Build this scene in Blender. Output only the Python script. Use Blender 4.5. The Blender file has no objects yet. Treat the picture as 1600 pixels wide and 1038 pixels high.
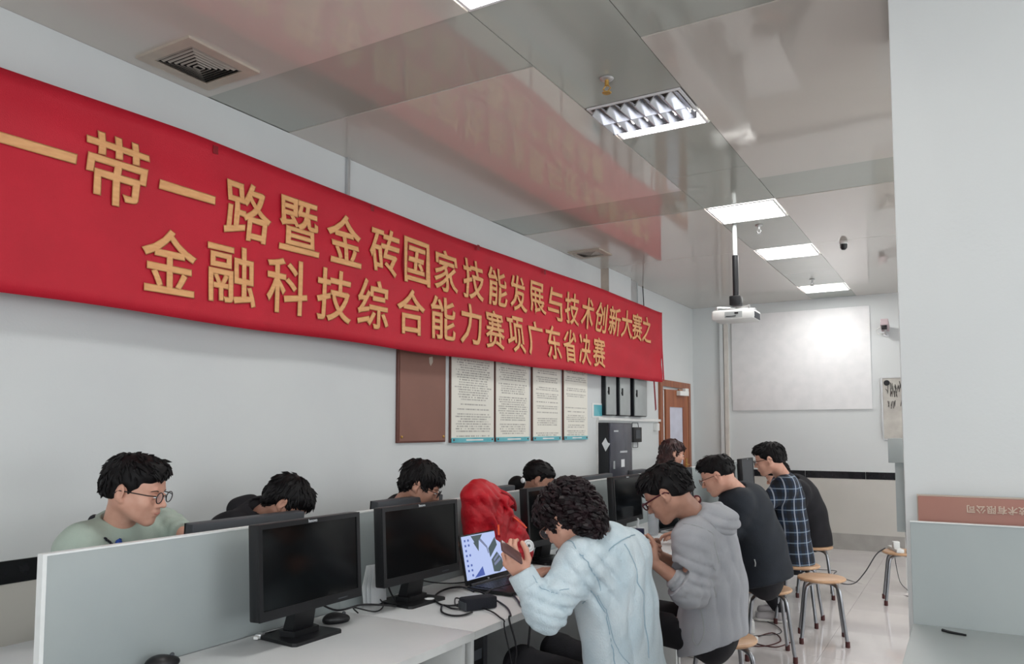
import bpy, bmesh, math, random
import numpy as np
from math import sin, cos, pi, atan, radians, sqrt
from mathutils import Vector, Matrix, Euler
from mathutils.bvhtree import BVHTree

# ------------------------------------------------ camera, world, lights
C = bpy.context.scene.collection
FPX, PCX, PCY, EYE = 1210.0, 800.0, 590.0, 1.5
PIT = atan(82 / FPX); YAW = atan(713 / (FPX / cos(PIT)))
cd = bpy.data.cameras.new('camera'); cam = bpy.data.objects.new('camera', cd); C.objects.link(cam)
cd.sensor_width = 36; cd.lens = FPX / 1600 * 36; cd.shift_y = (PCY - 519) / 1600
cd.clip_start = .05; cd.clip_end = 100
cam.location = (0, 0, EYE); cam.rotation_euler = (pi / 2 + PIT, 0, YAW)
bpy.context.scene.camera = cam
w = bpy.data.worlds.new('world'); bpy.context.scene.world = w; w.use_nodes = True
w.node_tree.nodes['Background'].inputs[0].default_value = (.80, .90, 1, 1)
w.node_tree.nodes['Background'].inputs[1].default_value = 1.0
vs = bpy.context.scene.view_settings
vs.view_transform = 'Standard'; vs.look = 'None'; vs.gamma = 1; vs.use_curve_mapping = False
vs.exposure = 0.46

def area(name, loc, rot, sx, sy, power, col):
    l = bpy.data.lights.new(name, 'AREA'); l.shape = 'RECTANGLE'; l.size = sx; l.size_y = sy
    l.energy = power; l.color = col
    o = bpy.data.objects.new(name, l); C.objects.link(o); o.location = loc; o.rotation_euler = rot
    return o
# daylight coming through the windows of the right and the back wall
area('window_daylight', (4.28, 4.2, 1.75), (0, pi / 2, 0), 1.5, 8.4, 135, (.97, .985, 1))
area('window_daylight', (.6, -2.3, 1.75), (pi / 2, 0, 0), 5.5, 1.5, 68, (.98, .99, 1))

fw = Vector((-sin(YAW) * cos(PIT), cos(YAW) * cos(PIT), sin(PIT)))
rt = Vector((cos(YAW), sin(YAW), 0)); upv = rt.cross(fw)
def at(px, py, dep):
    """point of the room seen at that direction, dep metres ahead of the standing viewer"""
    return Vector((0, 0, EYE)) + (fw * FPX + rt * (px - PCX) - upv * (py - PCY)) * (dep / FPX)

# ------------------------------------------------ materials
def lin(c):
    return tuple(((v / 255) / 12.92 if v / 255 <= .04045 else ((v / 255 + .055) / 1.055) ** 2.4) for v in c) + (1,)
def mat(name, col, rough=.5, metal=0, col2=None, scale=8, bump=0, bscale=60, spec=.5, coat=0, stretch=(1, 1, 1), emit=0, trans=0, ior=1.45, detail=4):
    m = bpy.data.materials.new(name); m.use_nodes = True; nt = m.node_tree; b = nt.nodes['Principled BSDF']
    b.inputs['Base Color'].default_value = lin(col); b.inputs['Roughness'].default_value = rough
    b.inputs['Metallic'].default_value = metal; b.inputs['Specular IOR Level'].default_value = spec
    b.inputs['Coat Weight'].default_value = coat; b.inputs['Transmission Weight'].default_value = trans
    b.inputs['IOR'].default_value = ior
    if emit:
        b.inputs['Emission Color'].default_value = lin(col); b.inputs['Emission Strength'].default_value = emit
    tc = nt.nodes.new('ShaderNodeTexCoord'); mp = nt.nodes.new('ShaderNodeMapping'); mp.inputs['Scale'].default_value = stretch
    nt.links.new(tc.outputs['Object'], mp.inputs[0])
    n = nt.nodes.new('ShaderNodeTexNoise'); n.inputs['Scale'].default_value = scale; n.inputs['Detail'].default_value = detail
    nt.links.new(mp.outputs[0], n.inputs[0])
    if col2 is None: col2 = tuple(min(255, v * 1.05) for v in col)
    r = nt.nodes.new('ShaderNodeMix'); r.data_type = 'RGBA'
    rm = nt.nodes.new('ShaderNodeMapRange'); rm.inputs[1].default_value = .35; rm.inputs[2].default_value = .65
    nt.links.new(n.outputs[0], rm.inputs[0]); nt.links.new(rm.outputs[0], r.inputs[0])
    r.inputs[6].default_value = lin(col); r.inputs[7].default_value = lin(col2)
    nt.links.new(r.outputs[2], b.inputs['Base Color'])
    if bump:
        n2 = nt.nodes.new('ShaderNodeTexNoise'); n2.inputs['Scale'].default_value = bscale; n2.inputs['Detail'].default_value = 3
        nt.links.new(mp.outputs[0], n2.inputs[0])
        bp = nt.nodes.new('ShaderNodeBump'); bp.inputs['Strength'].default_value = bump; bp.inputs['Distance'].default_value = .01
        nt.links.new(n2.outputs[0], bp.inputs['Height']); nt.links.new(bp.outputs[0], b.inputs['Normal'])
    return m
MT = dict(
 wall=mat('wall_paint', (202, 206, 207), .75, col2=(207, 211, 211), scale=1.2, bump=.05, bscale=90),
 dado=mat('dado_tile', (190, 188, 182), .25, col2=(196, 194, 188), scale=2),
 band=mat('black_tile', (22, 22, 26), .2, col2=(32, 31, 36), scale=12),
 skirt=mat('grey_tile', (156, 154, 150), .25),
 floor=mat('floor_tile', (205, 200, 200), .07, col2=(214, 210, 208), scale=1.5, spec=.75),
 ceil=mat('ceiling_gloss', (196, 191, 184), .055, col2=(201, 196, 189), scale=.7, spec=.9, ior=1.5, bump=.12, bscale=1.3, detail=1),
 ceil2=mat('ceiling_strip', (164, 168, 160), .08, col2=(172, 175, 168), scale=.8, spec=.85, ior=1.5, bump=.3, bscale=2.0, detail=1),
 white=mat('white_plastic', (215, 216, 214), .45),
 alum=mat('brushed_aluminium', (190, 192, 193), .35, .8),
 steel=mat('steel_tube', (140, 142, 146), .28, .9, bump=.05),
 mirror=mat('louvre_aluminium', (205, 206, 212), .2, .9),
 lamp=mat('lamp_diffuser', (255, 253, 250), .5, emit=17),
 lampw=mat('lamp_housing', (220, 220, 222), .4),
 beige=mat('diffuser_beige', (186, 174, 160), .5, col2=(176, 164, 152)),
 slat=mat('diffuser_slat', (150, 142, 134), .5),
 darkhole=mat('dark_void', (22, 20, 20), .9),
 red=mat('banner_cloth', (176, 12, 38), .62, col2=(186, 16, 42), scale=3, bump=.25, bscale=260),
 gold=mat('banner_letter', (206, 150, 98), .55, col2=(216, 163, 110), scale=14, stretch=(1, 1, 5)),
 laminate=mat('grey_laminate', (150, 159, 160), .42, col2=(156, 164, 164), scale=2.5),
 top=mat('desk_top', (203, 206, 208), .38, col2=(209, 211, 212), scale=4),
 edge=mat('white_edge', (216, 220, 220), .4),
 leg=mat('desk_support', (200, 203, 202), .45),
 modesty=mat('grey_modesty', (120, 122, 128), .5),
 black=mat('black_plastic', (17, 18, 21), .38, bump=.06, bscale=300),
 black2=mat('matte_black_plastic', (20, 21, 24), .4, bump=.05, bscale=300),
 grey_back=mat('monitor_shell', (62, 66, 71), .5),
 screen=mat('dark_screen', (7, 9, 10), .12, spec=.5),
 silver=mat('silver_print', (190, 194, 198), .35, .3),
 cable=mat('black_cable', (17, 17, 22), .45),
 brown=mat('brown_board', (132, 92, 80), .5, col2=(126, 88, 76), scale=3),
 brown2=mat('brown_frame', (104, 66, 58), .45),
 teal=mat('teal_print', (72, 158, 172), .5, col2=(110, 182, 192), scale=5),
 cabinet=mat('grey_cabinet', (158, 163, 163), .4),
 rack=mat('rack_black', (20, 22, 27), .3), rackd=mat('rack_door', (66, 68, 78), .18),
 wood=mat('door_wood', (136, 78, 52), .35, col2=(158, 98, 66), scale=3, stretch=(6, 6, .6)),
 wood2=mat('door_wood_light', (176, 122, 86), .35, col2=(190, 138, 100), scale=3, stretch=(6, 6, .6)),
 frost=mat('frosted_glass', (188, 190, 204), .4),
 brass=mat('brass', (200, 160, 90), .3, .8),
 seat=mat('stool_wood', (180, 140, 106), .35, col2=(200, 164, 130), scale=4, stretch=(1, 7, 1)),
 foot=mat('rubber_foot', (74, 38, 38), .7),
 paper=mat('paper', (222, 226, 228), .8),
 skin=mat('skin', (206, 160, 140), .5, col2=(198, 148, 128), scale=20),
 skin2=mat('tan_skin', (190, 144, 124), .5, col2=(180, 134, 114), scale=20),
 lip=mat('lip', (184, 122, 110), .5),
 hair=mat('black_hair', (7, 6, 8), .55, col2=(14, 12, 14), scale=50, spec=.25),
 hairb=mat('dark_brown_hair', (14, 9, 12), .5, col2=(34, 21, 25), scale=30, spec=.3),
 hairr=mat('red_brown_hair', (58, 26, 24), .5, col2=(30, 14, 16), scale=20),
 denim=mat('pale_denim', (182, 200, 209), .9, col2=(200, 213, 219), scale=11, bump=.45, bscale=240, stretch=(1, 1, .45)),
 denims=mat('denim_seam', (140, 164, 178), .9),
 hoodie=mat('grey_jersey', (164, 167, 173), .95, col2=(170, 173, 178), scale=14, bump=.25, bscale=320),
 navy=mat('dark_navy_cloth', (16, 24, 33), .8, col2=(20, 28, 38), scale=8, bump=.2, bscale=200),
 blackc=mat('black_cloth', (17, 17, 22), .9, col2=(22, 22, 28), scale=8, bump=.2, bscale=200),
 charcoal=mat('charcoal_cloth', (30, 32, 40), .9, bump=.2, bscale=200),
 green=mat('sage_cotton', (158, 174, 163), .9, col2=(168, 182, 172), scale=10, bump=.2, bscale=200),
 maroon=mat('maroon_cloth', (80, 30, 34), .9),
 bag=mat('red_nylon', (188, 4, 28), .5, col2=(150, 3, 20), scale=9, bump=.5, bscale=45),
 bagd=mat('dark_red_webbing', (120, 8, 22), .6),
 orange=mat('orange_zip', (235, 90, 50), .5),
 gframe=mat('dark_red_frame', (70, 14, 30), .3), gblack=mat('black_frame', (24, 18, 20), .3), gmetal=mat('metal_frame', (120, 90, 80), .3, .7),
 phone=mat('phone_back', (90, 66, 66), .25), 
 shoe=mat('grey_shoe', (176, 172, 174), .7), sole=mat('white_sole', (214, 212, 208), .6),
 copper=mat('copper_sign', (152, 104, 94), .45, .1, col2=(156, 114, 100), scale=2.5),
 copperl=mat('sign_letter', (186, 166, 150), .5),
 cream=mat('cream_paint', (196, 192, 186), .6), blue=mat('blue_print', (18, 24, 62), .5), bluec=mat('blue_cloth', (36, 70, 150), .8),
 board=mat('marker_board', (196, 194, 186), .45, col2=(176, 172, 166), scale=7),
 ink=mat('marker_ink', (74, 72, 70), .6),
 gloss=mat('projection_board', (226, 227, 228), .85, spec=.08, col2=(232, 232, 233)),
 cam=mat('beige_pink_plastic', (176, 160, 164), .5),
 blind=mat('white_frame', (225, 228, 230), .5),
)
def glassmat(name, col, alpha):
    m = mat(name, col, .08, spec=.8); b = m.node_tree.nodes['Principled BSDF']; b.inputs['Alpha'].default_value = alpha
    return m
MT['clear'] = glassmat('clear_plastic', (200, 206, 212), .32)
MT['lens'] = glassmat('lens_glass', (200, 205, 215), .18)

# ------------------------------------------------ mesh helpers
def link(name, me, m=None, parent=None):
    o = bpy.data.objects.new(name, me); C.objects.link(o)
    if m is not None and me is not None and not me.materials: me.materials.append(MT[m] if isinstance(m, str) else m)
    if parent is not None: o.parent = parent
    return o
def thing(name, label, cat, loc=(0, 0, 0), rz=0, group=None):
    o = bpy.data.objects.new(name, None); C.objects.link(o); o.location = loc; o.rotation_euler = (0, 0, rz)
    o.empty_display_size = .05; tag(o, label, cat, group); return o
def tag(o, label, cat, group=None):
    o['label'] = label; o['category'] = cat
    if group: o['group'] = group
    return o
def struct(o): o['kind'] = 'structure'; return o
def plab(o, l): o['label'] = l; return o
class B:
    """collects shapes into one mesh"""
    def __init__(s): s.b = bmesh.new()
    def box(s, lo, hi, bev=0, R=None):
        lo = Vector(lo); hi = Vector(hi); c = (lo + hi) / 2; d = hi - lo
        r = bmesh.ops.create_cube(s.b, size=1)
        vs_ = r['verts']
        for v in vs_: v.co = Vector((v.co.x * d.x, v.co.y * d.y, v.co.z * d.z))
        if bev:
            es = list({e for v in vs_ for e in v.link_edges})
            rr = bmesh.ops.bevel(s.b, geom=es, offset=bev, segments=2, affect='EDGES', profile=.5)
            vs_ = list({v for f in rr['faces'] for v in f.verts} | {v for v in vs_ if v.is_valid})
        for v in vs_: v.co = (R @ v.co if R else v.co) + c
        return s
    def poly(s, pts, ext):
        """flat polygon pts (3D) extruded by vector ext"""
        ext = Vector(ext); a = [s.b.verts.new(Vector(p)) for p in pts]; c = [s.b.verts.new(Vector(p) + ext) for p in pts]
        n = len(pts); s.b.faces.new(a[::-1]); s.b.faces.new(c)
        for i in range(n): s.b.faces.new((a[i], a[(i + 1) % n], c[(i + 1) % n], c[i]))
        return s
    def tube(s, pts, r, seg=8, cap=True, sm=0):
        pts = [Vector(p) for p in pts]
        if sm: pts = spline(pts, sm)
        rs = r if isinstance(r, (list, tuple)) else [r] * len(pts)
        if len(rs) != len(pts):
            rs = [rs[0] + (rs[-1] - rs[0]) * i / (len(pts) - 1) for i in range(len(pts))]
        prev = None; n0 = None; rings = []
        for i, p in enumerate(pts):
            t = (pts[min(i + 1, len(pts) - 1)] - pts[max(i - 1, 0)]).normalized()
            if n0 is None:
                n0 = t.orthogonal().normalized()
            n0 = (n0 - t * n0.dot(t)); n0 = n0.normalized() if n0.length > 1e-6 else t.orthogonal().normalized()
            b_ = t.cross(n0)
            rings.append([s.b.verts.new(p + (n0 * cos(2 * pi * k / seg) + b_ * sin(2 * pi * k / seg)) * rs[i]) for k in range(seg)])
        for i in range(len(rings) - 1):
            for k in range(seg):
                s.b.faces.new((rings[i][k], rings[i][(k + 1) % seg], rings[i + 1][(k + 1) % seg], rings[i + 1][k]))
        if cap:
            s.b.faces.new(rings[0][::-1]); s.b.faces.new(rings[-1])
        return s
    def lathe(s, prof, c=(0, 0, 0), seg=24, R=None):
        c = Vector(c); rings = []
        for r, z in prof:
            ring = []
            for k in range(seg):
                v = Vector((r * cos(2 * pi * k / seg), r * sin(2 * pi * k / seg), z))
                ring.append(s.b.verts.new((R @ v if R else v) + c))
            rings.append(ring)
        for i in range(len(rings) - 1):
            for k in range(seg):
                s.b.faces.new((rings[i][k], rings[i][(k + 1) % seg], rings[i + 1][(k + 1) % seg], rings[i + 1][k]))
        s.b.faces.new(rings[0][::-1]); s.b.faces.new(rings[-1])
        return s
    def done(s, name, m, parent=None, smooth=False):
        me = bpy.data.meshes.new(name); bmesh.ops.recalc_face_normals(s.b, faces=s.b.faces); s.b.to_mesh(me); s.b.free()
        if smooth:
            me.polygons.foreach_set('use_smooth', [True] * len(me.polygons))
            try: me.set_sharp_from_angle(angle=radians(40))
            except Exception: pass
        return link(name, me, m, parent)
def spline(P, n):
    out = []; Q = [P[0]] + list(P) + [P[-1]]
    for i in range(1, len(Q) - 2):
        for j in range(n):
            t = j / n; a, b_, c, d = Q[i - 1], Q[i], Q[i + 1], Q[i + 2]
            out.append(.5 * ((2 * b_) + (c - a) * t + (2 * a - 5 * b_ + 4 * c - d) * t * t + (3 * b_ - a - 3 * c + d) * t ** 3))
    out.append(P[-1]); return out
def pbox(name, lo, hi, m, parent=None, bev=0): return B().box(lo, hi, bev).done(name, m, parent, smooth=bool(bev))
def text_mesh(txt, size, extrude=.001, bold=0):
    cu = bpy.data.curves.new('lettering', 'FONT'); cu.body = txt; cu.size = size; cu.extrude = extrude; cu.bevel_depth = bold; cu.bevel_resolution = 0
    cu.align_x = 'CENTER'; cu.align_y = 'CENTER'; cu.resolution_u = 3
    o = bpy.data.objects.new('t', cu); C.objects.link(o)
    dg = bpy.context.evaluated_depsgraph_get(); me = bpy.data.meshes.new_from_object(o.evaluated_get(dg))
    bpy.data.objects.remove(o); me.materials.clear(); return me
def copy_tree(o, parent=None):
    c = o.copy(); C.objects.link(c)
    if parent is not None: c.parent = parent
    for ch in o.children: copy_tree(ch, c)
    return c
# ------------------------------------------------ organic surfaces: distance field + surface nets
class SDF:
    def __init__(s): s.ops = []; s.post = []; s.lo = np.full(3, 9e9); s.hi = -s.lo
    def _ex(s, p, r): p = np.array(p, float); s.lo = np.minimum(s.lo, p - r); s.hi = np.maximum(s.hi, p + r)
    def cap(s, a, b, ra, rb, k=.015, sub=False, n=None, f=1.):
        a = np.array(a, float); b = np.array(b, float)
        if not sub: s._ex(a, ra); s._ex(b, rb)
        if n is not None: n = np.array(n, float); n /= np.linalg.norm(n)
        s.ops.append(('c', a, b, ra, rb, k, sub, n, f)); return s
    def ell(s, c, r, k=.015, sub=False, R=None):
        c = np.array(c, float); r = np.array(r, float)
        if not sub: s._ex(c, r.max() if R is not None else r)
        s.ops.append(('e', c, r, k, sub, np.array(R, float) if R is not None else None)); return s
    def cut(s, p, n, rad=9.):
        n = np.array(n, float); s.ops.append(('p', np.array(p, float), n / np.linalg.norm(n), rad)); return s
    def wob(s, amp, freq, seed, stretch=(1, 1, 1)): s.post.append(('w', amp, freq, seed, np.array(stretch, float))); return s
    def fold(s, c, ax, wl, amp, rad, ph=0., sharp=1.): s.post.append(('f', np.array(c, float), np.array(ax, float) / np.linalg.norm(ax), wl, amp, rad, ph, sharp)); return s
    def mesh(s, h):
        lo = s.lo - 3 * h - .012; n = np.ceil((s.hi + 3 * h + .012 - lo) / h).astype(int) + 1
        D = np.full(n, 1., np.float32); ax = [lo[i] + h * np.arange(n[i], dtype=np.float64) for i in range(3)]
        def reg(a, b):
            i0 = np.clip(np.floor((a - lo) / h).astype(int), 0, n); i1 = np.clip(np.ceil((b - lo) / h).astype(int) + 1, 0, n)
            sl = tuple(slice(i0[i], i1[i]) for i in range(3))
            return sl, ax[0][sl[0]][:, None, None].astype(np.float32), ax[1][sl[1]][None, :, None].astype(np.float32), ax[2][sl[2]][None, None, :].astype(np.float32)
        for o in s.ops:
            if o[0] == 'c':
                _, a, b, ra, rb, k, sub, nn, f = o; m = max(ra, rb) + k + 2 * h
                sl, X, Y, Z = reg(np.minimum(a, b) - m, np.maximum(a, b) + m)
                if D[sl].size == 0: continue
                X = X - a[0]; Y = Y - a[1]; Z = Z - a[2]; ba = b - a
                if nn is not None:
                    q = (X * nn[0] + Y * nn[1] + Z * nn[2]) * (1 / f - 1); X = X + q * nn[0]; Y = Y + q * nn[1]; Z = Z + q * nn[2]
                    ba = ba + nn * (ba @ nn) * (1 / f - 1)
                L2 = ba @ ba + 1e-9; t = np.clip((X * ba[0] + Y * ba[1] + Z * ba[2]) / L2, 0, 1)
                d = np.sqrt((X - t * ba[0]) ** 2 + (Y - t * ba[1]) ** 2 + (Z - t * ba[2]) ** 2) - (ra + (rb - ra) * t)
                if f < 1: d = d * (.5 + .5 * f)
            elif o[0] == 'e':
                _, c, r, k, sub, R = o; m = (r.max() if R is not None else r) + k + 2 * h
                sl, X, Y, Z = reg(c - m, c + m)
                if D[sl].size == 0: continue
                X = X - c[0]; Y = Y - c[1]; Z = Z - c[2]
                if R is not None: X, Y, Z = (X * R[0, i] + Y * R[1, i] + Z * R[2, i] for i in range(3))
                k0 = np.sqrt((X / r[0]) ** 2 + (Y / r[1]) ** 2 + (Z / r[2]) ** 2); k1 = np.sqrt((X / r[0] ** 2) ** 2 + (Y / r[1] ** 2) ** 2 + (Z / r[2] ** 2) ** 2) + 1e-9
                d = k0 * (k0 - 1) / k1
            else:
                _, p, nn, rad = o; sl, X, Y, Z = reg(p - rad, p + rad)
                d = (X - p[0]) * nn[0] + (Y - p[1]) * nn[1] + (Z - p[2]) * nn[2]
                if rad < 5: d = np.where((X - p[0]) ** 2 + (Y - p[1]) ** 2 + (Z - p[2]) ** 2 < rad * rad, d, -1)
                D[sl] = np.maximum(D[sl], d); continue
            e = D[sl]
            if sub: d = -d; hh = np.maximum(k - np.abs(e - d), 0) / k; D[sl] = np.maximum(e, d) + hh * hh * k * .25
            else: hh = np.maximum(k - np.abs(e - d), 0) / k; D[sl] = np.minimum(e, d) - hh * hh * k * .25
        if s.post:
            idx = np.nonzero(np.abs(D) < .04); P = np.stack([ax[i][idx[i]] for i in range(3)], 1); v = D[idx].astype(float)
            for o in s.post:
                if o[0] == 'w':
                    rg = np.random.RandomState(o[3]); Q = P * o[4] * o[2]; q = 0; Qw = Q + .9 * np.sin(Q[:, [1, 2, 0]] * .7 + o[3])
                    for _ in range(5):
                        dd = rg.normal(size=3); dd /= np.linalg.norm(dd); q = q + np.sin(Qw @ dd + rg.uniform(0, 6.28))
                    v = v + o[1] * q / 2.2
                else:
                    _, c, a, wl, amp, rad, ph, sh = o; r = P - c; att = np.exp(-(r ** 2).sum(1) / rad ** 2)
                    u = r @ a / wl * 6.283 + ph + 1.2 * np.sin(r[:, 2] * 21 + r[:, 0] * 17) * .6
                    v = v + amp * att * (1 - 2 * np.abs(np.sin(u / 2)) ** sh)
            D[idx] = v
            for o in s.ops:
                if o[0] == 'p':
                    _, p, nn, rad = o; sl, X, Y, Z = reg(p - rad, p + rad); d = (X - p[0]) * nn[0] + (Y - p[1]) * nn[1] + (Z - p[2]) * nn[2]
                    if rad < 5: d = np.where((X - p[0]) ** 2 + (Y - p[1]) ** 2 + (Z - p[2]) ** 2 < rad * rad, d, -1)
                    D[sl] = np.maximum(D[sl], d)
        I = D < 0; c = I[:-1, :-1, :-1].astype(np.int8)
        cnt = sum(I[i:n[0] - 1 + i, j:n[1] - 1 + j, k:n[2] - 1 + k].astype(np.int8) for i in (0, 1) for j in (0, 1) for k in (0, 1))
        act = np.nonzero((cnt > 0) & (cnt < 8)); A = np.stack(act, 1); N = len(A)
        ids = np.full(cnt.shape, -1, np.int32); ids[act] = np.arange(N)
        acc = np.zeros((N, 3)); w_ = np.zeros(N)
        for axi in range(3):
            o1, o2 = [q for q in range(3) if q != axi]
            for u in (0, 1):
                for v_ in (0, 1):
                    off = np.zeros(3, int); off[o1] = u; off[o2] = v_; q0 = A + off; q1 = q0.copy(); q1[:, axi] += 1
                    d0 = D[q0[:, 0], q0[:, 1], q0[:, 2]].astype(float); d1 = D[q1[:, 0], q1[:, 1], q1[:, 2]].astype(float)
                    m = (d0 < 0) != (d1 < 0); t = np.where(m, d0 / np.where(m, d0 - d1, 1), 0)
                    p = off[None, :] * np.ones((N, 1)); p[:, axi] += t; acc[m] += p[m]; w_[m] += 1
        V = lo + (A + acc / w_[:, None]) * h; F = []
        for axi in range(3):
            o1, o2 = [(1, 2), (2, 0), (0, 1)][axi]
            sa = [slice(None)] * 3; sb = [slice(None)] * 3; sa[axi] = slice(0, -1); sb[axi] = slice(1, None)
            a = I[tuple(sa)]; b = I[tuple(sb)]; e = np.stack(np.nonzero(a != b), 1)
            ok = (e[:, o1] > 0) & (e[:, o2] > 0) & (e[:, o1] < n[o1] - 1) & (e[:, o2] < n[o2] - 1); e = e[ok]
            s1 = np.zeros(3, int); s1[o1] = 1; s2 = np.zeros(3, int); s2[o2] = 1
            g = lambda q: ids[q[:, 0], q[:, 1], q[:, 2]]
            f4 = np.stack([g(e), g(e - s1), g(e - s1 - s2), g(e - s2)], 1); fl_ = a[e[:, 0], e[:, 1], e[:, 2]]
            f4[~fl_] = f4[~fl_][:, ::-1]; F.append(f4)
        F = np.concatenate(F); F = F[(F >= 0).all(1)]
        E_ = np.concatenate([F[:, [0, 1]], F[:, [1, 2]], F[:, [2, 3]], F[:, [3, 0]]])
        for _ in range(1):
            S_ = np.stack([np.bincount(E_[:, 0], V[E_[:, 1], i], N) + np.bincount(E_[:, 1], V[E_[:, 0], i], N) for i in range(3)], 1)
            cn = np.bincount(E_[:, 0], minlength=N) + np.bincount(E_[:, 1], minlength=N); V = V * .5 + .5 * S_ / np.maximum(cn, 1)[:, None]
        return V, F
    def obj(s, name, m, parent, h, off=(0, 0, 0)):
        V, F = s.mesh(h); return mesh_obj(name, [(V - np.array(off), F)], m, parent)
def mesh_obj(name, parts, m, parent):
    me = bpy.data.meshes.new(name); nv = 0; Vs = []; Fs = []
    for V, F in parts: Vs.append(V); Fs.append(F + nv); nv += len(V)
    V = np.concatenate(Vs); F = np.concatenate(Fs)
    me.vertices.add(len(V)); me.vertices.foreach_set('co', V.astype(np.float32).ravel()); me.loops.add(F.size); me.loops.foreach_set('vertex_index', F.astype(np.int32).ravel())
    me.polygons.add(len(F)); me.polygons.foreach_set('loop_start', np.arange(0, F.size, 4, dtype=np.int32)); me.polygons.foreach_set('loop_total', np.full(len(F), 4, np.int32))
    me.polygons.foreach_set('use_smooth', np.ones(len(F), bool)); me.update(calc_edges=True); me.validate()
    return link(name, me, m, parent)
# ------------------------------------------------ room shell
XL, XR, YB, YF, H = -3.3, 4.4, -2.4, 10.62, 3.2
PX0 = -.27                                   # left side of the pillar
fl = struct(pbox('floor', (XL - .1, YB - .1, -.12), (XR + .1, YF + .1, -.012), 'skirt'))
tile = None; T = .8
bm_ = B().box((.0007, .0007, -.012), (T - .0007, T - .0007, 0))
for i in range(10):
    for j in range(17):
        x0 = -3.2 + (i - 0) * T - .1; y0 = YB + j * T - .045
        x1 = min(x0 + T, XR); y1 = min(y0 + T, YF)
        if x1 - x0 < .79 or y1 - y0 < .79:
            if x1 - x0 > .05 and y1 - y0 > .05: pbox('tile', (x0 + .0015, y0 + .0015, -.012), (x1 - .0015, y1 - .0015, 0), 'floor', fl)
            continue
        if tile is None:
            tile = bm_.done('tile', 'floor', fl); tile.location = (x0, y0, 0)
        else:
            o = tile.copy(); C.objects.link(o); o.location = (x0, y0, 0)
wl = struct(pbox('wall_left', (XL - .12, YB, 0), (XL, YF, H), 'wall'))
wf = struct(pbox('wall_far', (XL - .12, YF, 0), (XR + .12, YF + .12, H), 'wall'))
def wall_with_hole(name, axis, p, a0, a1, h0, h1, z0, z1):
    b = B()
    def bx(u0, u1, za, zb):
        if axis == 'x': b.box((p, u0, za), (p + .12, u1, zb))
        else: b.box((u0, p - .12, za), (u1, p, zb))
    bx(a0, a1, 0, z0); bx(a0, a1, z1, H); bx(a0, h0, z0, z1); bx(h1, a1, z0, z1)
    return struct(b.done(name, 'wall'))
wall_with_hole('wall_right', 'x', XR, YB, YF, 0, 8.4, 1.0, 2.5)
wall_with_hole('wall_back', 'y', YB, XL - .12, XR + .12, -2.15, 3.35, 1.0, 2.5)
def window(n, axis, p, h0, h1):
    b = B(); g = B(); N = 6
    def bx(bb, u0, u1, za, zb, d0=0, d1=.06):
        if axis == 'x': bb.box((p + d0, u0, za), (p + d1, u1, zb))
        else: bb.box((u0, p - d1, za), (u1, p - d0, zb))
    bx(b, h0, h1, 1.0, 1.05); bx(b, h0, h1, 2.45, 2.5)
    for i in range(N + 1):
        u = h0 + (h1 - h0 - .05) * i / N; bx(b, u, u + .05, 1.05, 2.45)
    o = struct(b.done('window_%d' % n, 'blind')); bx(g, h0, h1, 1.03, 2.47, .07, .076); g.done('pane', 'clear', o)
window(1, 'x', XR, 0, 8.4); window(2, 'y', YB, -2.15, 3.35)
# dado: lower tiles, black band, skirting, on the left and far wall
dl = struct(pbox('trim_1', (XL, YB, .1), (XL + .008, 9.15, .893), 'dado'))
df = struct(pbox('trim_2', (XL, YF - .008, .2), (XR, YF, .885), 'dado'))
sk = struct(pbox('baseboard_far', (XL, YF - .012, 0), (XR, YF, .2), 'skirt'))
sk2 = struct(pbox('baseboard_left', (XL, YB, 0), (XL + .012, 9.15, .1), 'skirt'))
bl = struct(pbox('trim_3', (XL, YB, .893), (XL + .004, 9.15, .983), 'skirt'))
bf = struct(pbox('trim_4', (XL, YF - .004, .885), (XR, YF, .975), 'edge'))
y = 9.15
while y > YB + .1:
    pbox('tile', (XL + .002, max(YB, y - .715) + .003, .893), (XL + .011, y, .983), 'band', bl); y -= .715
x = -3.27
while x < XR:
    pbox('tile', (x + .004, YF - .011, .885), (min(x + .715, XR), YF - .002, .975), 'band', bf); x += .715
# ceiling of glossy sheets
ce = struct(pbox('ceiling', (XL - .12, YB - .12, H + .012), (XR + .12, YF + .12, H + .12), 'skirt'))
rows = [(YB, .3), (.3, 2.0), (2.0, 2.54), (2.54, 3.09), (3.09, 5.28), (5.28, 5.82), (5.82, 7.42), (7.42, 10.62)]
for (x0, x1) in ((XL, -1.7), (-1.17, 1.6), (2.13, XR)):
    rr = [(YB, .3), (.3, 2.54), (2.54, 3.09), (3.09, 5.28), (5.28, 5.82), (5.82, 7.42), (7.42, YF)]
    for i, (y0, y1) in enumerate(rr):
        strip = (y1 - y0) < .6
        pbox('panel', (x0 + .002, y0 + .002, H + (.003 if strip else 0)), (x1 - .002, y1 - .002, H + .012), 'ceil2' if strip else 'ceil', ce)
LY = [(2.0, 2.54), (3.65, 4.16), (5.82, 6.33), (7.42, 7.92), (9.6, 10.1)]
for sx0 in (-1.7, 1.6):
    ys = [YB] + [v for p in LY for v in p] + [YF]
    for i in range(0, len(ys), 2):
        y0, y1 = ys[i], ys[i + 1]
        k = max(1, round((y1 - y0) / 1.1))
        for j in range(k):
            a = y0 + (y1 - y0) * j / k; b_ = y0 + (y1 - y0) * (j + 1) / k
            pbox('panel', (sx0 + .002, a + .002, H + .003), (sx0 + .528, b_ - .002, H + .012), 'ceil2' if j % 2 == 0 or k < 2 else 'ceil2', ce)
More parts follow.
